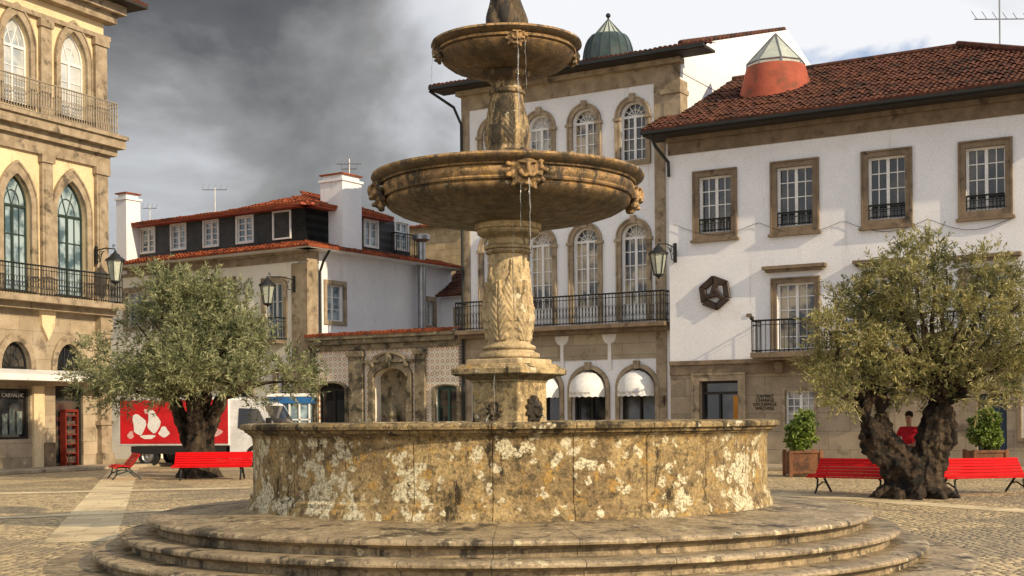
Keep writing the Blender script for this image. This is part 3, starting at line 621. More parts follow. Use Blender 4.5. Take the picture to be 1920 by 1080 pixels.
tile_roof('upper_roof',FRt,-2,ar-1.6,sb+.45,zAt,-4.0,zAt+1.3,roofB,B,cuts=[(corner,-mm)])
MB().fb(FL,al-.35,.1,zAt-.1,zAt-.01,sb,sb+.42).build('attic_fascia',redplast,B); MB().fb(FRt,-.1,ar-1.6,zAt-.1,zAt-.012,sb,sb+.42).build('attic_fascia',redplast,B)
def chimney(F,u0,u1,z0,z1,d0_,d1_,par):
    mb=MB().fb(F,u0,u1,z0,z1-.36,d0_,d1_).fb(F,u0-.06,u1+.06,z1-.36,z1-.27,d0_-.06,d1_+.06).fb(F,u0+.06,u1-.06,z1-.27,z1-.1,d0_+.06,d1_-.06)
    o=mb.build('chimney',white_wall,par); MB().fb(F,u0-.04,u1+.04,z1-.1,z1-.05,d0_-.04,d1_+.04).build('chimney_cap',roofB,o)
cu0=u_(FRt,603,400,-.95); cz1=FRt.uz(603,326,-.95)[1]
chimney(FRt,cu0,cu0+1.15,eB+.1,cz1,-1.0,.12,B)
cl0=u_(FL,218,420,.1); chimney(FL,cl0,cl0+.62,z_(FL,218,480,.1)-.8,z_(FL,218,360,.1),-.65,.1,B)
mb=MB(); mb.tube([FRt.p(.5,eB-.05,.7),FRt.p(.55,eB-.4,.35),FRt.p(.62,eB-.8,.1),FRt.p(.62,.3,.1)],.05,8); mb.build('downpipe',iron,B)
h=FRt.H(784,797,455,612,.3); mb=MB().tube([FRt.p((h[0]+h[1])/2,h[2]-.4,.3),FRt.p((h[0]+h[1])/2,h[3]+.0,.3)],.17,14); mb.lathe([(.17,h[3]),(.36,h[3]+.12),(.36,h[3]+.3),(.3,h[3]+.34),(.01,h[3]+.35)],16,c=tuple(FRt.p((h[0]+h[1])/2,0,.3))); mb.build('ventilation_duct',metal,B,smooth=40)
antenna(FRt.p(cu0+1.5,cz1-1.8,-.8),2.6,[(2.4,.5,8),(2.2,.3,3)],'metal aerial beside the large white chimney',1.4)
antenna(FL.p(u_(FL,403,378,-2),zAt+.2,-2),1.3,[(1.2,.5,5)],'small thin aerial above the slate attic roof',1.2)
antenna(FL.p(u_(FL,281,410,-2),zAt+.2,-2),.9,[(.8,.3,4)],'small aerial nearest the left chimney',1.2)
FS=Fr(at(770,480,66)[:2],(1.66,-1)); S=thing('stone_house','old bare stone wall seen above the side roof, left of the arcaded house','building',FS.p(0,0))
us=u_(FS,880,480); MB().fb(FS,-.3,us+1,0,z_(FS,800,424),-5,0).build('wall',pm('rubble_stone',(.56,.42,.24),(.38,.28,.15),scale=2,ashlar=(FS.ang,.6,.35),bump=.5),S)
tile_roof('roof',FS,-.5,us+1,.3,z_(FS,800,424)-.02,-4,z_(FS,800,424)+.4,roofB,S)
FT=Fr(at(830,580,57)[:2],(1.66,-1)); T_=thing('small_house','small house with steep tiled roof squeezed beside the dark downpipe','building',FT.p(0,0))
ut=u_(FT,885,560); zt_=z_(FT,850,556); hh=[window(FT,T_,FT.H(855,868,580,606),'rect',e=.1,smat=granite_warm,nv=2,nh=2)]
wall('wall',FT,white_wall,T_,[(-.2,0),(ut+1,0),(ut+1,zt_),(-.2,zt_)],hh,back=4); tile_roof('roof',FT,-.4,ut+1,.4,zt_,-3,zt_+2.0,roofE,T_)
# ================================================================ TILED WALL (C)
def azulejo():
    m,nt,b=newmat('patterned_wall_tiles'); tc=nd(nt,'ShaderNodeTexCoord').outputs['Object']
    v=mapping(nt,tc,rot=(0,0,-FE.ang)); sp=nd(nt,'ShaderNodeSeparateXYZ'); nt.links.new(v,sp.inputs[0])
    k=4.6
    fx=math_(nt,'SUBTRACT',math_(nt,'FRACT',math_(nt,'MULTIPLY',sp.outputs[0],k)),.5); fz=math_(nt,'SUBTRACT',math_(nt,'FRACT',math_(nt,'MULTIPLY',sp.outputs[2],k)),.5)
    r=math_(nt,'SQRT',math_(nt,'ADD',math_(nt,'MULTIPLY',fx,fx),math_(nt,'MULTIPLY',fz,fz)))
    ringm=math_(nt,'MULTIPLY',ramp(nt,r,.16,.20),ramp(nt,r,.30,.36,1,0))
    col=mixc(nt,ringm,(.76,.70,.58),(.50,.26,.15))
    dia=math_(nt,'ADD',math_(nt,'ABSOLUTE',fx),math_(nt,'ABSOLUTE',fz)); col=mixc(nt,ramp(nt,dia,.84,.92),col,(.30,.27,.34))
    col=mixc(nt,ramp(nt,noi(nt,tc,2,8),.50,.75,0,.65),col,(.34,.28,.18))
    nt.links.new(col,b.inputs['Base Color']); b.inputs['Roughness'].default_value=.45; return m
azul=azulejo()
FC=Fr(FE.p(0,0,-.4)[:2],(1.66,-1))
Cw=thing('tiled_garden_wall','garden wall faced with reddish patterned tiles and a carved stone niche, mossy coping','wall',FC.p(-8,0))
c0=u_(FC,592,700); c1=u_(FD,868,700)-.05; zC=z_(FC,735,628)
ch=[]
doorC=FC.H(597,648,718,880); doorC=(doorC[0],doorC[1],.02,doorC[3]); winC=FC.H(817,858,722,800)
ch.append(window(FC,Cw,doorC,'round',e=.16,smat=mossy,nv=2,nh=2,rise=.25,bot=False,name='garden_door',glass=glass_dark,wm=darkwood)); ch.append(window(FC,Cw,winC,'round',e=.14,smat=mossy,nv=2,nh=2,rise=.12,wm=pm('green_sash',(.05,.10,.08),rough=.5)))
nic=FC.H(703,765,690,800); nic=(nic[0],nic[1],.5,nic[3])
no=outline('round',*nic,rise=.35); ch.append(no)
wall('wall',FC,azul,Cw,[(c0,0),(c1,0),(c1,zC),(c0,zC)],ch,back=.6,depth=.4)
MB().add([FC.p(a,b,-.38) for a,b in no],[tuple(range(len(no)))]).build('niche_back',mossy,Cw)
uc_=(nic[0]+nic[1])/2
mb=MB(); ring(mb,FC,outline('round',nic[0]-.22,nic[1]+.22,.3,nic[3]+.25,rise=.5),no,-.02,.14); mb.fb(FC,nic[0]-.45,nic[1]+.45,nic[3]+.2,nic[3]+.3,.0,.2)
ns=mb.build('niche_surround',mossy,Cw)
MB().lathe([(.0,0),(.22,.05),(.3,.2),(.34,.4),(.22,.5),(.12,.7),(.18,.8),(.12,1.1),(.05,1.2)],16,c=tuple(FC.p(uc_,.9,-.1))).build('niche_fountain',mossy,ns,smooth=40)
arc=[FC.p(uc_+.75*math.cos(PI*k/14),nic[3]+.12+.42*math.sin(PI*k/14),.14) for k in range(15)]
MB().tube(arc,.07,6,.3).sphere(FC.p(uc_,nic[3]+.3,.14),(.16,.12,.3)).sphere(arc[0],.12).sphere(arc[-1],.12).build('niche_scrollwork',mossy,ns,smooth=True)
for (pl,pr_) in ((657,684),(781,800)):
    a,b=u_(FC,pl,720),u_(FC,pr_,720); MB().fb(FC,a,b,0,zC-.55,0,.14).fb(FC,a-.06,b+.06,zC-.75,zC-.55,0,.2).fb(FC,a-.06,b+.06,0,.5,0,.2).build('pilaster',mossy,Cw,bevel=.02)
MB().fb(FC,c0-.1,c1,zC-.5,zC-.28,0,.1).fb(FC,c0-.2,c1,zC-.28,zC-.1,0,.25).fb(FC,c0-.25,c1,zC-.1,zC+.05,-.7,.34).build('cornice',mossy,Cw,bevel=.02)
tile_roof('coping_tiles',FC,c0-.25,c1,.36,zC+.06,-.75,zC+.18,roofB,Cw)
# ================================================================ WALL LANTERNS
lglass=pm('lantern_glass',(.50,.52,.42),(.30,.33,.28),rough=.2,bump=0,spec=.6)
def lantern(loc,ang,arm,drop,H,label):
    t=thing('wall_lantern',label,'lantern',(0,0,0),0,'wall lanterns')
    mb=MB(); mb.box(-.02,.04,-.05,.05,-.45,.15)
    mb.tube([(0,0,.0),(arm*.5,0,.06),(arm,0,0)],.022,6)
    pts=[(0.02,0,-.38)]+[(arm*.45+.0-.35*math.cos(q)*arm*.6,0,-.38+.34*math.sin(q)) for q in [PI/2*k/6 for k in range(7)]]
    mb.tube(pts,.016,5)
    for cx,cz,rr in ((arm*.25,-.1,.09),(arm*.92,.1,.07),(.12,-.22,.07)):
        mb.tube([(cx+rr*(1-k/14)*math.cos(k*.7),0,cz+rr*(1-k/14)*math.sin(k*.7)) for k in range(12)],.012,4)
    mb.bar((arm,0,0),(arm,0,drop),.012); mb.build('bracket',iron,t)
    top=drop; mb=MB(); g=MB(); n=6
    zb=top-H*.9; rt=.25*H; rb=.14*H; zc=top-.3*H
    g.lathe([(rb*.95,zb+.02),(rt*.95,zc)],n,c=(arm,0,0)); g.build('glass',lglass,t)
    for k in range(n):
        a=2*PI*k/n; mb.bar((arm+rb*math.cos(a),rb*math.sin(a),zb),(arm+rt*math.cos(a),rt*math.sin(a),zc),.014*H+.004)
    mb.lathe([(rb*.3,zb-.08*H),(rb*1.1,zb-.01),(rb*1.1,zb+.02)],n,c=(arm,0,0),cap=True); mb.sphere((arm,0,zb-.1*H),.03); mb.build('frame',iron,t)
    MB().lathe([(rt*1.2,zc),(rt*1.15,zc+.04*H),(rt*.6,zc+.13*H),(rt*.55,zc+.17*H),(rt*.2,zc+.24*H),(.02,zc+.32*H)],12,c=(arm,0,0),cap=True).build('cap',iron,t,smooth=40)
    t.location=loc; t.rotation_euler[2]=ang; return t
angN=lambda F: math.atan2(F.N.y,F.N.x)
q=FA.uz(180,470,.14); lantern(FA.p(q[0],q[1],.14),angN(FA),.85,-.05,1.15,'wall lantern on the ochre building with pointed windows')
q=FL.uz(552,525,.06); lantern(FL.p(q[0],q[1],.06),angN(FL),1.45,.0,1.1,'wall lantern on the slate attic corner house, above the left tree')
q=FE.uz(1266,465,.02); lantern(FE.p(q[0],q[1],.02),angN(FE),1.25,-.0,1.05,'wall lantern fixed at the left corner of the white town house')
# ================================================================ GROUND
def cobble():
    m,nt,b=newmat('cobblestones'); tc=nd(nt,'ShaderNodeTexCoord').outputs['Object']
    vo=nd(nt,'ShaderNodeTexVoronoi',feature='DISTANCE_TO_EDGE'); vo.inputs['Scale'].default_value=8; vo.inputs['Randomness'].default_value=.5; nt.links.new(tc,vo.inputs['Vector'])
    v2=nd(nt,'ShaderNodeTexVoronoi'); v2.inputs['Scale'].default_value=8; v2.inputs['Randomness'].default_value=.5; nt.links.new(tc,v2.inputs['Vector'])
    sp=nd(nt,'ShaderNodeSeparateColor'); nt.links.new(v2.outputs['Color'],sp.inputs[0])
    col=mixc(nt,sp.outputs[0],(.70,.53,.28),(.36,.27,.15))
    col=mixc(nt,ramp(nt,noi(nt,tc,.2,6,.6,.6),.49,.57,0,.6),col,(.22,.18,.12))
    col=mixc(nt,ramp(nt,noi(nt,tc,.9,8,.7),.5,.7,0,.4),col,(.74,.57,.31))
    col=mixc(nt,ramp(nt,noi(nt,tc,3.2,8,.7),.5,.7,0,.5),col,(.17,.135,.085))
    e=ramp(nt,vo.outputs['Distance'],.0,.12,.95,0); col=mixc(nt,e,col,(.07,.055,.035))
    nt.links.new(col,b.inputs['Base Color']); b.inputs['Roughness'].default_value=.6
    bp=nd(nt,'ShaderNodeBump'); bp.inputs['Strength'].default_value=.7; bp.inputs['Distance'].default_value=.03; nt.links.new(ramp(nt,vo.outputs['Distance'],0,.3),bp.inputs['Height']); nt.links.new(bp.outputs[0],b.inputs['Normal'])
    return m
g=MB().add([(-400,-60,0),(400,-60,0),(400,900,0),(-400,900,0)],[(0,1,2,3)]).build('ground',cobble()); tag(g,'cobbled square paved in warm grey and yellow stone','ground',kind='structure')
slabm=pm('paving_slabs',(.74,.60,.37),(.58,.46,.27),scale=1.2,bump=.3,bscale=20,stain=(.36,.28,.17),ashlar=(0.2,.9,.5),flat=True)
slab2=pm('pavement_slabs',(.46,.38,.27),(.33,.27,.18),scale=1.2,bump=.3,ashlar=(FE.ang,.8,.4),flat=True)
def strip(name,a,b,w,z,label):
    a=Vector(a);b=Vector(b);d=(b-a).normalized();n=Vector((-d.y,d.x,0))*w/2
    o=MB().add([a-n,b-n,b+n,a+n],[(0,1,2,3)]).build(name,slabm); o.location.z=z; tag(o,label,'paving',kind='structure')
strip('paving_strip',gnd(150,17.5),gnd(235,45),.9,.004,'light slab strip crossing the cobbles on the left')
strip('paving_strip',gnd(-150,29),gnd(470,31),.8,.008,'light slab strip running sideways on the left')
strip('paving_strip',gnd(-100,21.5),gnd(420,24),.5,.008,'narrow light slab strip nearer the fountain on the left')
strip('paving_strip',gnd(1450,27),gnd(2100,20),.7,.004,'light slab strip on the right')
o=MB().fb(FE,-16,14,0,.12,-.39,2.0).build('pavement',slab2,bevel=.02); tag(o,'raised pavement along the right hand houses','pavement',kind='structure')
o=MB().fb(FA,-8,1.5,0,.12,.0,1.6).build('pavement',slab2,bevel=.02); tag(o,'raised pavement along the ochre building','pavement',kind='structure')
# ================================================================ FOUNTAIN
FX=at(954,600,16).x; FO=Vector((FX,16,0))
ft=thing('fountain','large tiered stone fountain with two bowls above a round basin on circular steps','fountain',FO)
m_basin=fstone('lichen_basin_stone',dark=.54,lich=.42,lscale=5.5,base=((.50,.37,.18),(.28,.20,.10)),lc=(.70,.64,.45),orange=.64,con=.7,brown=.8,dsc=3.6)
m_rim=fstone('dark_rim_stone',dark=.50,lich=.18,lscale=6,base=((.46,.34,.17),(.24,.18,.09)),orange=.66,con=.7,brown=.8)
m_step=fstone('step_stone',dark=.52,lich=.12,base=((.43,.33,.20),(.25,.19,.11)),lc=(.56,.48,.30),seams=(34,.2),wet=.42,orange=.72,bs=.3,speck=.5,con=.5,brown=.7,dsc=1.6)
m_bowl=fstone('wet_bowl_stone',dark=.485,lich=.02,base=((.52,.32,.13),(.27,.165,.075)),wet=.35,down_tint=.85,orange=.62,bs=.5,speck=.6,con=.55,brown=.75)
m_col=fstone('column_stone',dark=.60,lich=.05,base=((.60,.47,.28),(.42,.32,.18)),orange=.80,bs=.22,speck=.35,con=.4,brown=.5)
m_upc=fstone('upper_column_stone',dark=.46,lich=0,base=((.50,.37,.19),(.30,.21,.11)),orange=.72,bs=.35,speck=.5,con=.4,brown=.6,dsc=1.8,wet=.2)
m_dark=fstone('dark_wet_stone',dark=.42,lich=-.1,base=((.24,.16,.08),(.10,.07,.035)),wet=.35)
def wl(prof,n,mat,name,mod=None,angs=None,smooth=35,parent=ft,cap=False):
    mb=MB().lathe(prof,n,c=tuple(FO),mod=mod,angs=angs,cap=cap); return mb.build(name,mat,parent,smooth=smooth)
def wob(a): return lambda t,z,r: a*noise.noise(Vector((r*math.cos(t)*2.2,r*math.sin(t)*2.2,z*3)))+a*.5*noise.noise(Vector((math.cos(t)*r*9,math.sin(t)*r*9,z*9)))
for (rr_,zz,ri,zi) in ((4.21,.498,2.85,.59),(4.50,.332,4.05,.335),(4.80,.166,4.35,.17)):
    wl([(ri,zi),(rr_-.1,zz+.005),(rr_-.03,zz),(rr_-.008,zz-.012),(rr_,zz-.03),(rr_-.004,zz-.05),(rr_-.02,zz-.062),(rr_-.05,zz-.068),(rr_-.06,zz-.08),(rr_-.11,zz-.09),(rr_-.12,zz-.11),(rr_-.12,zz-.168)],220,m_step,'step',mod=wob(.005))
wl([(4.6,.0),(4.6,.012),(5.28,.012),(5.3,.0)],160,m_step,'paving_ring')
def panel_angles(N,off,k=6,gw=.003):
    A=[]
    for i in range(N):
        a=off+2*PI*i/N
        A+=[a-gw,a,a+gw]+[a+gw+(2*PI/N-2*gw)*j/k for j in range(1,k)]
    return A
NP_=24; off=-PI/2-.055; PA=panel_angles(NP_,off)
W1=wob(.008)
def bmod(t,z,r):
    m=((t-off)/(2*PI/NP_))%1; m=min(m,1-m); g=-.014 if m<.003 and r>2.9 else 0
    return g+W1(t,z,r)
bs_=wl([(3.07,1.41),(3.045,1.385),(3.035,1.36),(3.03,1.31),(3.03,1.2),(3.03,1.05),(3.03,.92),(3.03,.74),(3.05,.72),(3.065,.71),(3.065,.67),(3.08,.65),(3.09,.62),(3.10,.57)],0,m_basin,'basin_wall',mod=bmod,angs=PA)
wl([(2.72,1.0),(2.72,1.50),(2.76,1.53),(3.08,1.54),(3.16,1.53),(3.18,1.505),(3.175,1.475),(3.13,1.46),(3.12,1.435),(3.09,1.425),(3.08,1.41),(3.05,1.41)],0,m_rim,'basin_rim',mod=bmod,angs=PA)
wm_,wnt,wb=newmat('fountain_water'); wb.inputs['Base Color'].default_value=(.05,.07,.05,1); wb.inputs['Roughness'].default_value=.05
bp=nd(wnt,'ShaderNodeBump'); bp.inputs['Strength'].default_value=.4; wnt.links.new(noi(wnt,nd(wnt,'ShaderNodeTexCoord').outputs['Object'],9),bp.inputs['Height']); wnt.links.new(bp.outputs[0],wb.inputs['Normal'])
MB().lathe([(.001,1.38),(2.73,1.38)],64,c=tuple(FO)).build('basin_water',wm_,ft)
def sq(prof,rot):
    mb=MB()
    for (h,z) in prof:
        for k in range(4):
            a=rot+PI/4+k*PI/2
            for s in (-.02,.02): mb.v.append(FO+Vector((h*math.sqrt(2)*math.cos(a+s),h*math.sqrt(2)*math.sin(a+s),z)))
    for i in range(len(prof)-1):
        for k in range(8): mb.f.append((i*8+k,i*8+(k+1)%8,(i+1)*8+(k+1)%8,(i+1)*8+k))
    mb.f.append(tuple(range(8))); mb.f.append(tuple((len(prof)-1)*8+k for k in range(8))); return mb
prot=R(-33)
m_ped=fstone('pedestal_stone',dark=.52,lich=.02,base=((.56,.42,.22),(.33,.24,.12)),bs=.35,speck=.5,con=.5)
sq([(.46,1.2),(.46,1.42),(.44,1.45),(.40,1.47),(.36,1.51),(.32,1.54),(.32,2.0),(.335,2.01),(.335,2.03),(.37,2.045),(.41,2.075),(.46,2.08),(.50,2.10),(.50,2.165),(.47,2.17),(.44,2.19),(.42,2.22)],prot).build('pedestal',m_ped,ft,bevel=.006)
sq([(.37,2.20),(.37,2.27),(.36,2.28),(.28,2.285)],prot).build('column_plinth',m_col,ft,bevel=.006)
W2=wob(.003)
def leaf(t,z,z0,z1,n,ph,hgt):
    s=(z-z0)/(z1-z0)
    if s<0 or s>1: return 0
    m=((t*n/(2*PI)+ph)%1-.5)*2
    w=(.30+.62*math.sin(PI*min(1,s*1.1+.10))**.8)*(1-.5*s*s)
    w*=1+.16*math.sin(s*38)
    if abs(m)>w: return 0
    e=1-abs(m)/max(w,1e-3)
    v=hgt*min(1,e*4)*(.5+.5*s)
    v-=.014*(1 if abs(m)<.07 else 0)
    v-=.010*(.5+.5*math.cos((abs(m)*2.0-s*4.5)*11))*min(1,e*4)
    return v
def cmod(t,z,r):
    v=W2(t,z,r)
    v+=max(leaf(t,z,2.5,3.22,5,.1,.05),leaf(t,z,2.72,3.45,5,.6,.032))
    if 3.47<=z<3.54: v+=.008*abs(math.cos(12*t))
    return v
cp=[(.34,2.28),(.365,2.30),(.37,2.325),(.36,2.35),(.31,2.365),(.30,2.385),(.32,2.40),(.325,2.42),(.31,2.44),(.265,2.46),(.255,2.49)]
z=2.5
while z<3.5:
    t=(z-2.5); cp.append((.255+.035*math.sin(min(1,t/.40)*PI/2)-.075*max(0,(t-.30)/.70),z)); z+=.012
cp+=[(.22,3.51),(.22,3.53),(.265,3.545),(.275,3.56),(.255,3.575),(.25,3.59),(.285,3.60),(.29,3.62),(.275,3.64),(.245,3.65),(.235,3.70),(.25,3.73),(.30,3.75),(.34,3.76),(.37,3.78),(.375,3.82),(.40,3.83),(.40,3.92)]
wl(cp,240,m_col,'column',mod=cmod,smooth=50)
WB=wob(.006)
bp2=[(.3,3.90),(.5,3.89),(.62,3.90),(.75,3.915),(.95,3.94),(1.15,3.98),(1.3,4.03),(1.40,4.085),(1.45,4.13),(1.47,4.165),(1.45,4.18),(1.455,4.19),(1.49,4.195),(1.50,4.215),(1.49,4.23),(1.495,4.24),(1.515,4.27),(1.52,4.30),(1.51,4.33),(1.49,4.335),(1.49,4.345),(1.53,4.35),(1.54,4.37),(1.58,4.385),(1.60,4.40),(1.625,4.42),(1.635,4.445),(1.625,4.47),(1.57,4.48),(1.5,4.44),(1.3,4.36),(.8,4.28),(.3,4.26)]
def gad(t,z,r): return WB(t,z,r)+(.012*abs(math.cos(24*t)) if 4.0<z<4.16 and r>1.25 else 0)+(.008*math.cos(40*t) if 4.24<z<4.33 and r>1.4 else 0)
wl(bp2,320,m_bowl,'bowl',mod=gad)
uc=[(.34,4.25),(.34,4.5),(.31,4.62),(.27,4.66),(.27,4.69),(.30,4.70),(.305,4.73),(.29,4.76),(.26,4.78),(.255,4.82)]
z=4.83
while z<5.42: uc.append((.26+.02*math.sin(min(1,(z-4.83)/.2)*PI/2)-.08*max(0,(z-4.95)/.45),z)); z+=.012
uc+=[(.195,5.44),(.215,5.45),(.225,5.47),(.215,5.495),(.18,5.51),(.18,5.57),(.20,5.60),(.23,5.61),(.24,5.63),(.28,5.65),(.29,5.74)]
def umod(t,z,r): return W2(t,z,r)+leaf(t,z,4.84,5.40,4,.3,.014)*.8
wl(uc,200,m_upc,'upper_column',mod=umod,smooth=50)
bp1=[(.25,5.72),(.4,5.71),(.52,5.73),(.66,5.78),(.76,5.85),(.81,5.92),(.79,5.935),(.80,5.945),(.83,5.95),(.835,5.97),(.82,5.985),(.85,5.995),(.88,6.01),(.905,6.035),(.90,6.06),(.86,6.07),(.80,6.02),(.5,5.95),(.2,5.93)]
wl(bp1,200,m_bowl,'upper_bowl',mod=lambda t,z,r: WB(t,z,r)+(.010*abs(math.cos(16*t)) if 5.76<z<5.92 and r>.55 else 0))
def fm(t,z,r): return W2(t,z,r)+.06*abs(math.cos(2.5*t+z*5))**.7*(1 if z<7.2 else .2)
fp=[(.20,5.9),(.20,6.1)]+[(.17+.04*math.sin((z-6.1)*9),z) for z in [6.1+.04*k for k in range(26)]]+[(.1,7.2),(.14,7.3),(.12,7.42),(.02,7.5)]
wl(fp,60,m_dark,'finial',mod=fm)
def mask(ang,r,z,s,mt=None):
    mb=MB(); S=lambda x,y,zz,*q: mb.sphere((x,y,zz),tuple(q) if len(q)==3 else q[0],12,8)
    S(0,0,0,.09,.13,.17); S(.085,.055,.065,.035,.05,.02); S(.085,-.055,.065,.035,.05,.02); S(.12,0,.0,.04,.026,.075); S(.07,.075,-.045,.045,.04,.04); S(.07,-.075,-.045,.045,.04,.04)
    S(.10,.035,-.085,.045,.038,.026); S(.10,-.035,-.085,.045,.038,.026); S(.07,0,-.165,.045,.045,.03)
    for k in range(17):
        a=PI*2*k/17; S(.0+.03*math.cos(3*a),.155*math.cos(a),.02+.19*math.sin(a),.05,.035,.04)
    for k in range(11):
        a=PI*2*k/11; S(-.01,.215*math.cos(a),.0+.235*math.sin(a)*.9,.045,.03,.035)
    M=Matrix.Translation(FO+Vector((math.sin(ang)*r,-math.cos(ang)*r,z)))@Matrix.Rotation(ang-PI/2,4,'Z')@Matrix.Scale(s,4)
    mb.xf(M); o=mb.build('mask',mt or m_bowl,ft,smooth=True); md=o.modifiers.new('r','REMESH'); md.mode='VOXEL'; md.voxel_size=.012*s+.002; md.use_smooth_shade=True
    return o
for k in range(4): mask(R(8)+k*PI/2,1.52,4.28,1.0); mask(R(8)+k*PI/2,.81,5.94,.58)
mask(R(57),.35,1.67,.72,m_dark); mask(R(-33),.33,1.66,.5,m_dark)
wst,snt,sbs=newmat('falling_water'); sbs.inputs['Base Color'].default_value=(.85,.88,.9,1); sbs.inputs['Roughness'].default_value=.08; sbs.inputs['Transmission Weight'].default_value=.85; sbs.inputs['IOR'].default_value=1.33
def stream(ang,r0,z0,z1,out=.25,rr=.007):
    n=max(4,int((z0-z1)/.05)); f=lambda t:FO+Vector((math.sin(ang)*(r0+out*math.sqrt(t)),-math.cos(ang)*(r0+out*math.sqrt(t)),z0-(z0-z1)*t))
    pts=[f(i/n)+Vector((random.uniform(-.006,.006),random.uniform(-.006,.006),0)) for i in range(n+1)]
    return MB().tube(pts,[rr*random.uniform(.2,1.2)*(1-.5*i/n) for i in range(n+1)],5).build('water_stream',wst,ft,smooth=True)
stream(R(8),1.66,4.16,3.35,.1,.010); stream(R(5),1.60,4.1,3.6,.05,.005); stream(R(8),.91,5.88,4.9,.08,.010); stream(R(14),.88,5.88,5.3,.04,.005)
stream(R(-75),.9,5.98,5.5,.02,.004); stream(R(8),.42,3.9,2.3,.03,.004)
stream(R(57),.46,1.62,1.38,.1,.008); stream(R(-33),.44,1.62,1.38,.1,.008); stream(R(-20),.5,2.1,1.38,.03,.006)
# ================================================================ TREES
def leafmesh(name,P,Dr,L,W,mat,par):
    N=len(P); a=Dr/np.linalg.norm(Dr,axis=1,keepdims=True); rnd=rng.normal(size=(N,3)); b=np.cross(a,rnd); b/=np.linalg.norm(b,axis=1,keepdims=True)
    L=(L*rng.uniform(.6,1.3,N))[:,None]; W=(W*rng.uniform(.7,1.2,N))[:,None]
    v=np.stack([P,P+a*L*.45+b*W,P+a*L,P+a*L*.45-b*W],1).reshape(-1,3)-np.array(ORG[par.name])
    me=bpy.data.meshes.new(name); me.from_pydata(v.tolist(),[],np.arange(4*N).reshape(N,4).tolist()); me.materials.append(mat)
    o=bpy.data.objects.new(name,me); COL.objects.link(o); o.parent=par; return o
olive1=leafmat('olive_leaves_left',(.18,.20,.085),(.38,.38,.20),(.07,.09,.035))
olive2=leafmat('olive_leaves_right',(.21,.21,.065),(.46,.40,.17),(.075,.085,.03))
def crown(par,root,clumps,sprigs,nl,L,W,mat,up=.35,slen=(.25,.6)):
    cl=np.array([c[:3] for c in clumps]); rad=np.array([c[3] for c in clumps]); w=rad**2; w/=w.sum()
    k=rng.choice(len(cl),sprigs,p=w); n=rng.normal(size=(sprigs,3)); n/=np.linalg.norm(n,axis=1,keepdims=True)
    st=cl[k]+n*rad[k][:,None]*rng.uniform(.25,1.0,sprigs)[:,None]**.6*np.array([1,1,.8])
    d=n*.8+np.array([0,0,up])+rng.normal(size=(sprigs,3))*.35+(st-np.array(root))*.12; d/=np.linalg.norm(d,axis=1,keepdims=True)
    ln=rng.uniform(*slen,sprigs)
    t=rng.uniform(0,1,(sprigs,nl)); P=(st[:,None,:]+d[:,None,:]*(ln[:,None]*t)[...,None]); P[...,2]-=(t**2)*.12*ln[:,None]
    Dr=(d[:,None,:]*.8+rng.normal(size=(sprigs,nl,3))*.7)
    leafmesh('crown',P.reshape(-1,3),Dr.reshape(-1,3),L,W,mat,par)
def limbs(par,starts,clumps,r0,name='limb',mat=bark):
    mb=MB()
    for i,c in enumerate(clumps):
        c=Vector(c[:3]); s=min(starts,key=lambda q:(Vector(q)-c).length+random.uniform(0,.5)); s=Vector(s); n=7; pts=[]
        for k in range(n+1):
            t=k/n; p=s.lerp(c,t); p.z+=math.sin(t*PI)*.12*(c-s).length*.6; p+=Vector((noise.noise(Vector((t*3,i*2.3,0))),noise.noise(Vector((t*3,i*2.3,5))),0))*.25*math.sin(t*PI); pts.append(p)
        mb.tube(pts,[r0*(1-t/n)**1.1+.012 for t in range(n+1)],6,.3,i)
    return mb.build(name,mat,par,smooth=True)
def gnarl(o,v=.05,st=.10,sc=.35):
    md=o.modifiers.new('r','REMESH'); md.mode='VOXEL'; md.voxel_size=v; md.use_smooth_shade=True
    tx=bpy.data.textures.new('bark_noise','CLOUDS'); tx.noise_scale=sc; tx.noise_depth=3; dm_=o.modifiers.new('d','DISPLACE'); dm_.texture=tx; dm_.strength=st; dm_.texture_coords='LOCAL'; dm_.mid_level=.5
tb=gnd(372,37.0); tl=thing('olive_tree','bushy olive tree with a thick trunk at the left, in front of the parked truck','tree',tb)
def T(x,z,y=0): return Vector((tb.x+x,tb.y+y,z))
mb=MB()
tops=[]
for i,(x0,y0,x1,z1,y1,r0,r1) in enumerate(((-.12,0,-.62,2.1,.1,.24,.17),(.12,.1,.55,2.2,.2,.24,.16),(0,-.12,-.12,2.3,-.3,.26,.16),(.03,.2,.15,2.4,.6,.24,.15))):
    pts=[T(x0*1.5,-.1,y0*1.5)]+[T(x0+(x1-x0)*t*t+.06*math.sin(t*6+i*2),z1*t,y0+(y1-y0)*t) for t in [.1,.25,.4,.55,.7,.85,1]]
    mb.tube(pts,[r0*2.0,r0*1.5,r0*1.1,r0*1.0,r0*1.0,r0*.9,r0*.8,r1],14,.5,i*3.3); tops.append(pts[-1]); tops.append(pts[-3])
tk=mb.build('trunk',bark,tl,smooth=True)
gnarl(tk,.035,.14,.22)
cl=[]
for i in range(42):
    a=random.uniform(0,2*PI); q=random.uniform(.1,1)**.5; zz=random.uniform(0,1)
    wid=3.1*(math.sin(PI*(.18+.72*zz))**.7)*(1-.35*zz)
    cl.append((tb.x+wid*q*math.cos(a)+( -.6*zz),tb.y+wid*.8*q*math.sin(a),2.3+3.05*zz-.25*q*q,random.uniform(.32,.65)))
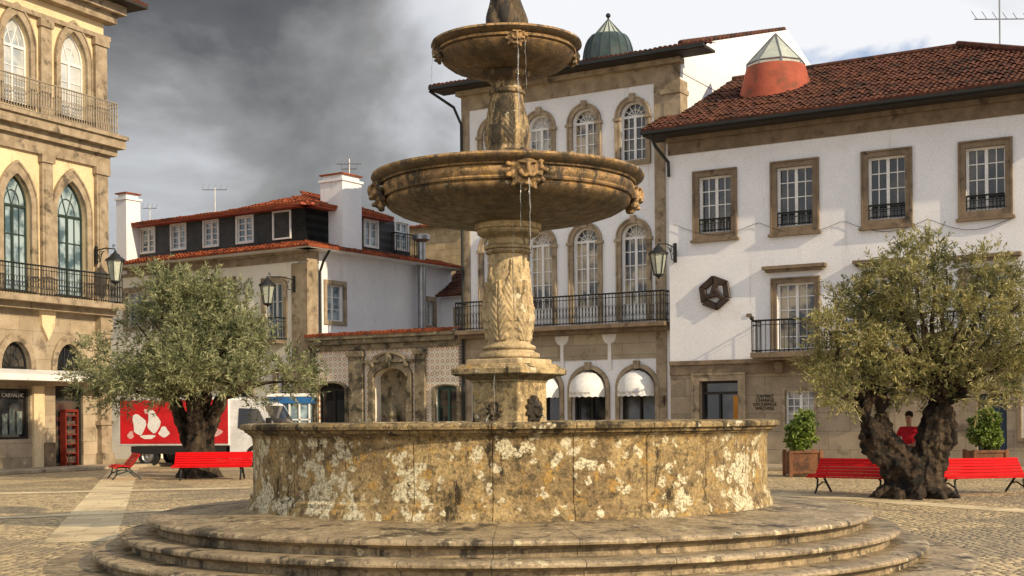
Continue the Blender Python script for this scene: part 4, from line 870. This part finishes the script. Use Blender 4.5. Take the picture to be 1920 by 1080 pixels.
cl+=[(tb.x-1.1,tb.y,5.45,.45),(tb.x-.6,tb.y-.3,5.2,.5),(tb.x+.9,tb.y,4.9,.5),(tb.x+2.7,tb.y,3.0,.55),(tb.x+2.9,tb.y-.4,2.6,.45),(tb.x-2.9,tb.y,3.4,.45),(tb.x-3.0,tb.y-.2,2.7,.45),(tb.x+1.5,tb.y-1.5,2.7,.6),(tb.x,tb.y-2,3.0,.7),(tb.x-1.6,tb.y-1.6,2.8,.6)]
limbs(tl,tops,cl,.09); crown(tl,(tb.x,tb.y,2),cl,3200,17,.15,.018,olive1)
# right tree
tb=gnd(1712,25.3); tr=thing('olive_tree','old olive tree with a split hollow trunk between two red benches at the right','tree',tb)
tops=[]
mb=MB()
specs=(((-.06,.0),(-.20,.4),(-.38,.72),(-.60,1.0),(-.80,1.25),(-.90,1.50)),((-.08,.1),(-.18,.5),(-.32,.8),(-.46,1.1),(-.54,1.35),(-.56,1.6)),((.14,.0),(.24,.45),(.34,.8),(.44,1.1),(.50,1.4),(.60,1.75)),((.14,.1),(.26,.5),(.32,.85),(.36,1.2),(.42,1.55),(.50,1.95)),((-.05,.2),(-.34,.6),(-.56,.85),(-.72,1.05),(-.78,1.2),(-.74,1.42)),((.10,.0),(.34,.4),(.48,.75),(.56,1.05),(.58,1.3),(.56,1.5)))
rads=((.32,.30,.27,.25,.21,.12),(.28,.27,.25,.23,.18,.10),(.30,.29,.27,.25,.20,.14),(.26,.24,.22,.2,.16,.10),(.24,.25,.25,.23,.18,.08),(.26,.25,.23,.2,.15,.08))
for i,(sp_2,rd_) in enumerate(zip(specs,rads)):
    pts=[T(x,z,(.14 if i%2 else -.08)) for x,z in sp_2]; mb.tube(pts,list(rd_),14,.9,i*3.3+9)
    if i<4: tops.append(pts[-1]); tops.append(pts[-2])
for a in range(11):
    t=2*PI*a/11; mb.tube([T(.2*math.cos(t)+.03,.5,.1*math.sin(t)),T(.48*math.cos(t)+.03,.14,.38*math.sin(t)),T(.84*math.cos(t)+.03,-.03,.75*math.sin(t))],[.2,.15,.05],8,.3,a)
mb.tube([T(.0,-.1),T(.0,.4),T(-.02,.75),T(-.02,.92)],[.48,.42,.30,.12],12,.6,4)
tk=mb.build('trunk',bark,tr,smooth=True); gnarl(tk,.022,.20,.15)
cl=[]
for (px,py,rr_) in ((1548,610,.28),(1550,665,.30),(1552,715,.28),(1575,745,.22),(1600,565,.33),(1610,640,.36),(1612,705,.36),(1640,745,.26),(1655,525,.33),(1660,590,.36),(1670,660,.38),(1680,720,.32),(1700,480,.28),(1745,465,.25),(1720,540,.36),(1730,620,.38),(1740,690,.36),(1750,735,.26),(1775,505,.26),(1790,580,.34),(1800,650,.36),(1800,715,.32),(1848,495,.28),(1850,560,.34),(1860,630,.34),(1870,695,.34),(1890,520,.28),(1900,600,.34),(1905,675,.34),(1925,560,.32),(1930,640,.34),(1585,605,.3),(1885,735,.26),(1835,745,.22),(1690,570,.3),(1760,560,.28),(1640,680,.3),(1535,690,.2)):
    P=at(px,py,25.3+random.uniform(-1.2,1.2)); cl.append((P.x,P.y,P.z,rr_*random.uniform(.8,1.1)))
for i in range(8): cl.append((tb.x+random.uniform(-1.1,1.7),tb.y+random.uniform(-1.0,1.5),random.uniform(2.1,4.1),random.uniform(.25,.4)))
limbs(tr,tops,cl,.05); crown(tr,(tb.x,tb.y,2),cl,3300,18,.10,.0125,olive2,up=.4,slen=(.15,.48))
# ================================================================ PLANTERS
shrubm=leafmat('shrub_leaves',(.12,.20,.03),(.28,.34,.06),(.06,.10,.02)); terrac=pm('planter_wood',(.24,.10,.045),(.15,.065,.03),bump=.3,stain=(.07,.035,.02))
def planter(px,Y,label,w=.78):
    b=gnd(px,Y); t=thing('potted_shrub',label,'plant pot',b,0,'square wooden planters with shrubs')
    x,y=b.x,b.y; h=w/2; mb=MB().box(x-h,x+h,y-h,y+h,.05,.64)
    for sx in (-1,1):
        for sy in (-1,1): mb.box(x+sx*h-.045,x+sx*h+.045,y+sy*h-.045,y+sy*h+.045,0,.68)
    mb.box(x-h-.03,x+h+.03,y-h-.03,y-h+.03,.60,.67); mb.box(x-h-.03,x+h+.03,y-h-.03,y-h+.03,.08,.14)
    mb.build('planter_box',terrac,t,bevel=.01)
    MB().bar((x,y,.5),(x,y,1.1),.03,6).build('stem',bark,t)
    cl=[(x+random.uniform(-.2,.2),y+random.uniform(-.2,.2),.85+.62*k/9,.2+.04*random.random()) for k in range(10)]
    crown(t,(x,y,1),cl,420,12,.10,.03,shrubm,up=.3,slen=(.05,.16)); return t
planter(1505,34.5,'wooden box planter with green shrub left of the split trunk tree'); planter(1848,33.5,'wooden box planter with green shrub right of the split trunk tree')
# ================================================================ BENCHES
bt=thing('park_bench','red slatted bench seen at a slant, left of the split trunk tree','bench',(0,0,0),0,'red slatted benches around the square')
def bench_parts(t,L=1.75):
    prof=[(-.36,.33),(-.28,.36),(-.19,.37),(-.10,.365),(-.01,.35)]; back=[(.06,.375),(.10,.435),(.145,.495),(.19,.555),(.235,.61),(.27,.665)]
    mb=MB()
    for (y,z) in prof: mb.box(-L/2,L/2,y-.037,y+.037,z-.014,z+.014)
    mb.build('seat',red,t,bevel=.006)
    mb=MB()
    for (y,z) in back:
        d=Vector((0,.6,.8)).normalized(); n=Vector((0,-.8,.6)); c=Vector((0,y,z))
        mb.box8([c+Vector((x,0,0))+d*a*.031+n*q*.013 for q in (-1,1) for (x,a) in ((-L/2,-1),(-L/2,1),(L/2,1),(L/2,-1))])
    mb.build('backrest',red,t,bevel=.006)
    for x in (-L*.38,L*.38):
        mb=MB(); mb.tube([(x,-.42,.0),(x,-.32,.12),(x,-.29,.28),(x,-.38,.32),(x,-.1,.335),(x,.02,.31),(x,.11,.39),(x,.285,.67)],.022,6)
        mb.tube([(x,.0,.31),(x,.12,.2),(x,.26,.08),(x,.34,0)],.024,6); mb.tube([(x,-.30,.14),(x,-.05,.22),(x,.13,.19)],.016,6); mb.build('leg',iron,t)
bench_parts(bt)
def put(o,px,Y,rz,label=None):
    g_=gnd(px,Y); o.location=(g_.x,g_.y,0); o.rotation_euler[2]=rz
    if label:o['label']=label
b2=copy_tree(bt);b3=copy_tree(bt);b4=copy_tree(bt)
put(bt,1603,26.8,R(-38)); put(b2,1840,26.4,R(12),'red slatted bench at the right edge, right of the split trunk tree')
put(b3,399,35.6,R(3),'red slatted bench in front of the bushy olive tree at the left, long side facing'); put(b4,236,36.6,R(-68),'red slatted bench seen end on, leftmost of the benches')
b2.scale=(1.12,1,1); b3.scale=(1.18,1,1.05)
# ================================================================ TRUCK
tk_=thing('delivery_truck','white cab delivery truck with a red cargo box behind the bushy olive tree','truck',(0,0,0))
redp=pm('red_truck_panel',(.60,.015,.02),rough=.4,bump=0); wp=pm('white_truck_paint',(.80,.80,.80),rough=.3,bump=0); rub=pm('tyre_rubber',(.02,.02,.02),rough=.8)
MB().box(-3.1,1.05,-1.0,1.0,.72,2.35).build('cargo_box',wp,tk_,bevel=.03)
cb=MB().box(-3.0,1.02,-1.02,-1.001,.80,2.28).build('side_panel',redp,tk_)
pinkp=pm('pale_pink_paint',(.75,.45,.42),rough=.4,bump=0)
def blob(cx,cz,r,sx=1,sz=1,n=16,sd=0,mat=whitepaint): MB().add([(cx+sx*r*(1+.25*math.sin(3*a_+sd))*math.cos(a_),-1.025-.002*(sd%3),cz+sz*r*(1+.2*math.cos(2*a_+sd))*math.sin(a_)) for a_ in [2*PI*k/n for k in range(n)]],[tuple(range(n))]).build('panel_graphic',mat,cb)
blob(-2.3,1.45,.24,1,1.6,16,1); blob(-1.75,1.55,.26,.9,1.4,16,2); blob(-1.35,1.2,.16,1.2,1,16,3); blob(-2.6,1.1,.12,1,1,16,4,pinkp); blob(-.2,1.5,.32,1.1,.9,16,5); blob(-1.95,1.03,.14,1.9,.6,16,6); blob(-2.0,1.9,.1,1,1,12,7,pinkp); blob(.5,1.2,.2,1.4,.8,16,8,pinkp)
mb=MB(); mb.add([(1.1,-.95,.45),(2.75,-.95,.45),(2.85,-.95,.95),(2.65,-.95,1.35),(2.2,-.95,2.1),(1.95,-.95,2.2),(1.1,-.95,2.2)]+[(1.1,.95,.45),(2.75,.95,.45),(2.85,.95,.95),(2.65,.95,1.35),(2.2,.95,2.1),(1.95,.95,2.2),(1.1,.95,2.2)],[tuple(range(7)),tuple(range(7,14))]+[(i,(i+1)%7,7+(i+1)%7,7+i) for i in range(7)])
cab=mb.build('cab',wp,tk_,bevel=.05)
MB().add([(1.35,-.965,1.3),(2.45,-.965,1.3),(2.1,-.965,1.95),(1.4,-.965,1.98)],[(0,1,2,3)]).build('side_window',glass_dark,cab)
MB().add([(2.67,-.85,1.38),(2.67,.85,1.38),(2.25,.8,2.06),(2.25,-.8,2.06)],[(0,1,2,3)]).build('windscreen',glass_dark,cab)
MB().box(2.72,2.9,-.95,.95,.4,.65).build('bumper',pm('grey_plastic',(.1,.1,.1)),cab)
MB().box(2.45,2.6,-1.15,-1.0,1.3,1.65).build('wing_mirror',rub,cab)
MB().box(2.74,2.87,-.85,-.55,.72,.92).build('headlight',lglass,cab); MB().box(2.74,2.87,.55,.85,.72,.92).build('headlight',lglass,cab)
MB().box(-2.9,1.1,-.5,.5,.5,.7).box(-2.6,.9,-.98,-.92,.45,.7).build('chassis',rub,tk_)
def wheel(x,y):
    mb=MB().lathe([(.22,-.12),(.36,-.12),(.38,-.08),(.38,.08),(.36,.12),(.22,.12)],24); mb.xf(Matrix.Translation((x,y,.38))@Matrix.Rotation(PI/2,4,'X')); w=mb.build('wheel',rub,tk_)
    mb=MB().lathe([(.001,-.05),(.1,-.09),(.2,-.06),(.23,-.1),(.23,.1),(.001,.1)],20); mb.xf(Matrix.Translation((x,y,.38))@Matrix.Rotation(-PI/2,4,'X')); mb.build('rim',metal,w)
for x in (-2.0,2.0):
    for y in (-.85,.85): wheel(x,y)
tk_.location=gnd(402,46.0); tk_.rotation_euler[2]=R(-14)
kp=gnd(548,47.5); ks=thing('newspaper_kiosk','small white glazed kiosk with a blue sign band between the tree and the tiled wall','kiosk',kp)
x,y=kp.x,kp.y; bluem=pm('blue_sign',(.03,.14,.36),rough=.4,bump=0)
MB().box(x-.72,x+.72,y-.5,y+.5,0,.85).box(x-.8,x+.8,y-.58,y+.58,2.38,2.5).build('body',whitepaint,ks,bevel=.02)
MB().box(x-.66,x+.66,y-.45,y+.45,.85,2.15).build('glazing',glass_sky,ks)
mb=MB()
for i in range(5): xx=x-.7+i*.35; mb.box(xx-.03,xx+.03,y-.5,y-.44,.85,2.15)
mb.box(x-.72,x+.72,y-.5,y-.44,1.55,1.6); mb.build('mullions',whitepaint,ks)
MB().box(x-.75,x+.75,y-.54,y+.5,2.15,2.38).build('sign_band',bluem,ks)
# ================================================================ PERSON
def skin(name,J,Ed,mat,root=0,par=None,sub=2):
    me=bpy.data.meshes.new(name); bm=bmesh.new(); L=bm.verts.layers.skin.verify(); vs=[]
    for i,(p,r) in enumerate(J):
        v=bm.verts.new(Vector(p)); v[L].radius=(r,r) if isinstance(r,(int,float)) else r; v[L].use_root=(i==root); vs.append(v)
    for a,b in Ed: bm.edges.new((vs[a],vs[b]))
    bm.to_mesh(me); bm.free(); me.materials.append(mat); o=bpy.data.objects.new(name,me); COL.objects.link(o)
    s_=o.modifiers.new('s','SKIN'); s_.use_smooth_shade=True; m=o.modifiers.new('u','SUBSURF'); m.levels=sub; m.render_levels=sub
    if par:o.parent=par
    return o
skinm=pm('skin',(.50,.27,.17),(.45,.23,.14),bump=0,rough=.5); shirt=pm('red_shirt',(.60,.012,.025),(.5,.01,.02),bump=.05); pants=pm('dark_trousers',(.03,.035,.05)); hairm=pm('dark_hair',(.02,.013,.008),bump=.3)
J=[((0,0,.92),.12),((0,0,1.12),.115),((0,-.01,1.32),.13),((0,-.01,1.42),.07),((0,-.02,1.50),.045),((0,-.03,1.58),.075),((0,-.03,1.66),.075),((0,-.02,1.72),.04),
 ((-.16,-.01,1.38),.055),((-.22,-.12,1.15),.042),((-.30,-.32,1.24),.034),((-.33,-.39,1.27),.024),
 ((.16,-.01,1.38),.055),((.20,-.04,1.12),.042),((.12,-.25,1.05),.034),((.08,-.33,1.06),.024),
 ((-.10,0,.84),.09),((-.12,-.02,.48),.062),((-.13,.02,.09),.04),((-.14,-.14,.03),.032),((.10,0,.84),.09),((.12,-.02,.48),.062),((.13,.03,.09),.04),((.14,-.13,.03),.032),
 ((0,-.105,1.60),.014)]
Ed=[(0,1),(1,2),(2,3),(3,4),(4,5),(5,6),(6,7),(2,8),(8,9),(9,10),(10,11),(2,12),(12,13),(13,14),(14,15),(0,16),(16,17),(17,18),(18,19),(0,20),(20,21),(21,22),(22,23),(5,24)]
for hi,(hx,hy,hz) in ((11,(-.33,-.39,1.27)),(15,(.08,-.33,1.06))):
    for k in range(5):
        o=(k-2)*.018; b=len(J); ln=(.045,.07,.078,.072,.055)[k]
        J.append(((hx+o,hy-.05+(.02 if k==0 else 0),hz+.005),.009)); J.append(((hx+o*1.3,hy-.05-ln*.6,hz-.01),.008)); J.append(((hx+o*1.3,hy-.05-ln,hz-.03),.007)); Ed+=[(hi,b),(b,b+1),(b+1,b+2)]
pr_=skin('person',J,Ed,skinm); tag(pr_,'person in a red top standing behind the split tree trunk','person')
Js=[((0,0,.90),.15),((0,0,1.12),.14),((0,-.01,1.32),.15),((0,-.01,1.42),.09),((-.17,-.01,1.38),.075),((-.21,-.09,1.22),.062),((.17,-.01,1.38),.075),((.20,-.03,1.20),.062)]
skin('shirt',Js,[(0,1),(1,2),(2,3),(2,4),(4,5),(2,6),(6,7)],shirt,par=pr_)
Jp=[((0,0,.93),.13),((-.10,0,.82),.11),((-.12,-.02,.48),.08),((-.13,.02,.12),.062),((.10,0,.82),.11),((.12,-.02,.48),.08),((.13,.03,.12),.062)]
skin('trousers',Jp,[(0,1),(1,2),(2,3),(0,4),(4,5),(5,6)],pants,par=pr_)
MB().sphere((0,.0,1.69),(.088,.10,.085),12,8).build('hair',hairm,pr_,smooth=True)
MB().sphere((-.03,-.1,1.625),.011).build('eye',hairm,pr_); MB().sphere((.03,-.1,1.625),.011).build('eye',hairm,pr_); MB().sphere((0,-.1,1.555),(.025,.01,.006)).build('mouth',redplast,pr_)
g_=gnd(1706,26.1); pr_.location=(g_.x,g_.y,0); pr_.rotation_euler[2]=R(-35); pr_.scale=(.93,.93,.93)
# ================================================================ WORLD, SUN, CAMERA
SD=Vector((.76,-.65,0)).normalized(); EL=R(26)
w=bpy.data.worlds.new('World'); scn.world=w; w.use_nodes=True; nt=w.node_tree; bg=nt.nodes['Background']
sk=nd(nt,'ShaderNodeTexSky',sky_type='NISHITA'); sk.sun_disc=False; sk.sun_elevation=EL; sk.sun_rotation=math.atan2(SD.x,SD.y)
tc=nd(nt,'ShaderNodeTexCoord').outputs['Generated']; sp=nd(nt,'ShaderNodeSeparateXYZ'); nt.links.new(tc,sp.inputs[0])
v=mapping(nt,tc,scale=(1,1,1.5),loc=(.35,0,.2))
n1=noi(nt,v,3.4,9,.52,.5); n2=noi(nt,mapping(nt,tc,scale=(1,1,1.4),loc=(5,2,1)),6,8,.55,.3)
back=math_(nt,'MULTIPLY',ramp(nt,sp.outputs[1],.6,-.3),.9)
g1=math_(nt,'ADD',math_(nt,'MULTIPLY_ADD',ramp(nt,sp.outputs[0],-.20,.10),1.20,-.46),back)
g2=math_(nt,'ADD',g1,math_(nt,'MULTIPLY_ADD',n1,2.8,-1.4))
cr=nd(nt,'ShaderNodeValToRGB'); nt.links.new(math_(nt,'MULTIPLY_ADD',g2,.5,.5),cr.inputs[0]); e=cr.color_ramp.elements
e[0].position=.08; e[0].color=(.085,.08,.078,1); e[1].position=.85; e[1].color=(1.0,1.0,1.02,1)
for p_,c_ in ((.24,(.13,.125,.12,1)),(.42,(.32,.31,.30,1)),(.62,(.72,.73,.76,1))): q=e.new(p_); q.color=c_
cl10=mixc(nt,1.0,cr.outputs[0],(8.8,8.8,8.8),'MULTIPLY')
blue=math_(nt,'MULTIPLY',ramp(nt,n2,.47,.58),ramp(nt,sp.outputs[0],.03,.14))
fin=mixc(nt,blue,cl10,mixc(nt,.55,sk.outputs[0],(3.2,4.7,7.8)))
skmix=mixc(nt,.08,fin,sk.outputs[0])
nt.links.new(skmix,bg.inputs[0]); bg.inputs[1].default_value=.112
L=bpy.data.lights.new('sun','SUN'); L.energy=5.0; L.angle=R(.6); L.color=(1,.81,.55); lo=bpy.data.objects.new('sun',L); COL.objects.link(lo)
sd3=Vector((SD.x*math.cos(EL),SD.y*math.cos(EL),math.sin(EL))); lo.rotation_euler=sd3.to_track_quat('Z','Y').to_euler(); lo.location=(20,-10,30)
cam=bpy.data.cameras.new('camera'); cam.lens=36*FPX/1920; cam.sensor_width=36; cam.shift_y=(HZ-540)/1920; cam.clip_end=3000; cam.clip_start=.1
co=bpy.data.objects.new('camera',cam); COL.objects.link(co); co.location=(0,0,EYE); co.rotation_euler=(PI/2,ROLL,0); scn.camera=co
scn.view_settings.view_transform='Standard'; scn.view_settings.look='None'; scn.view_settings.exposure=0
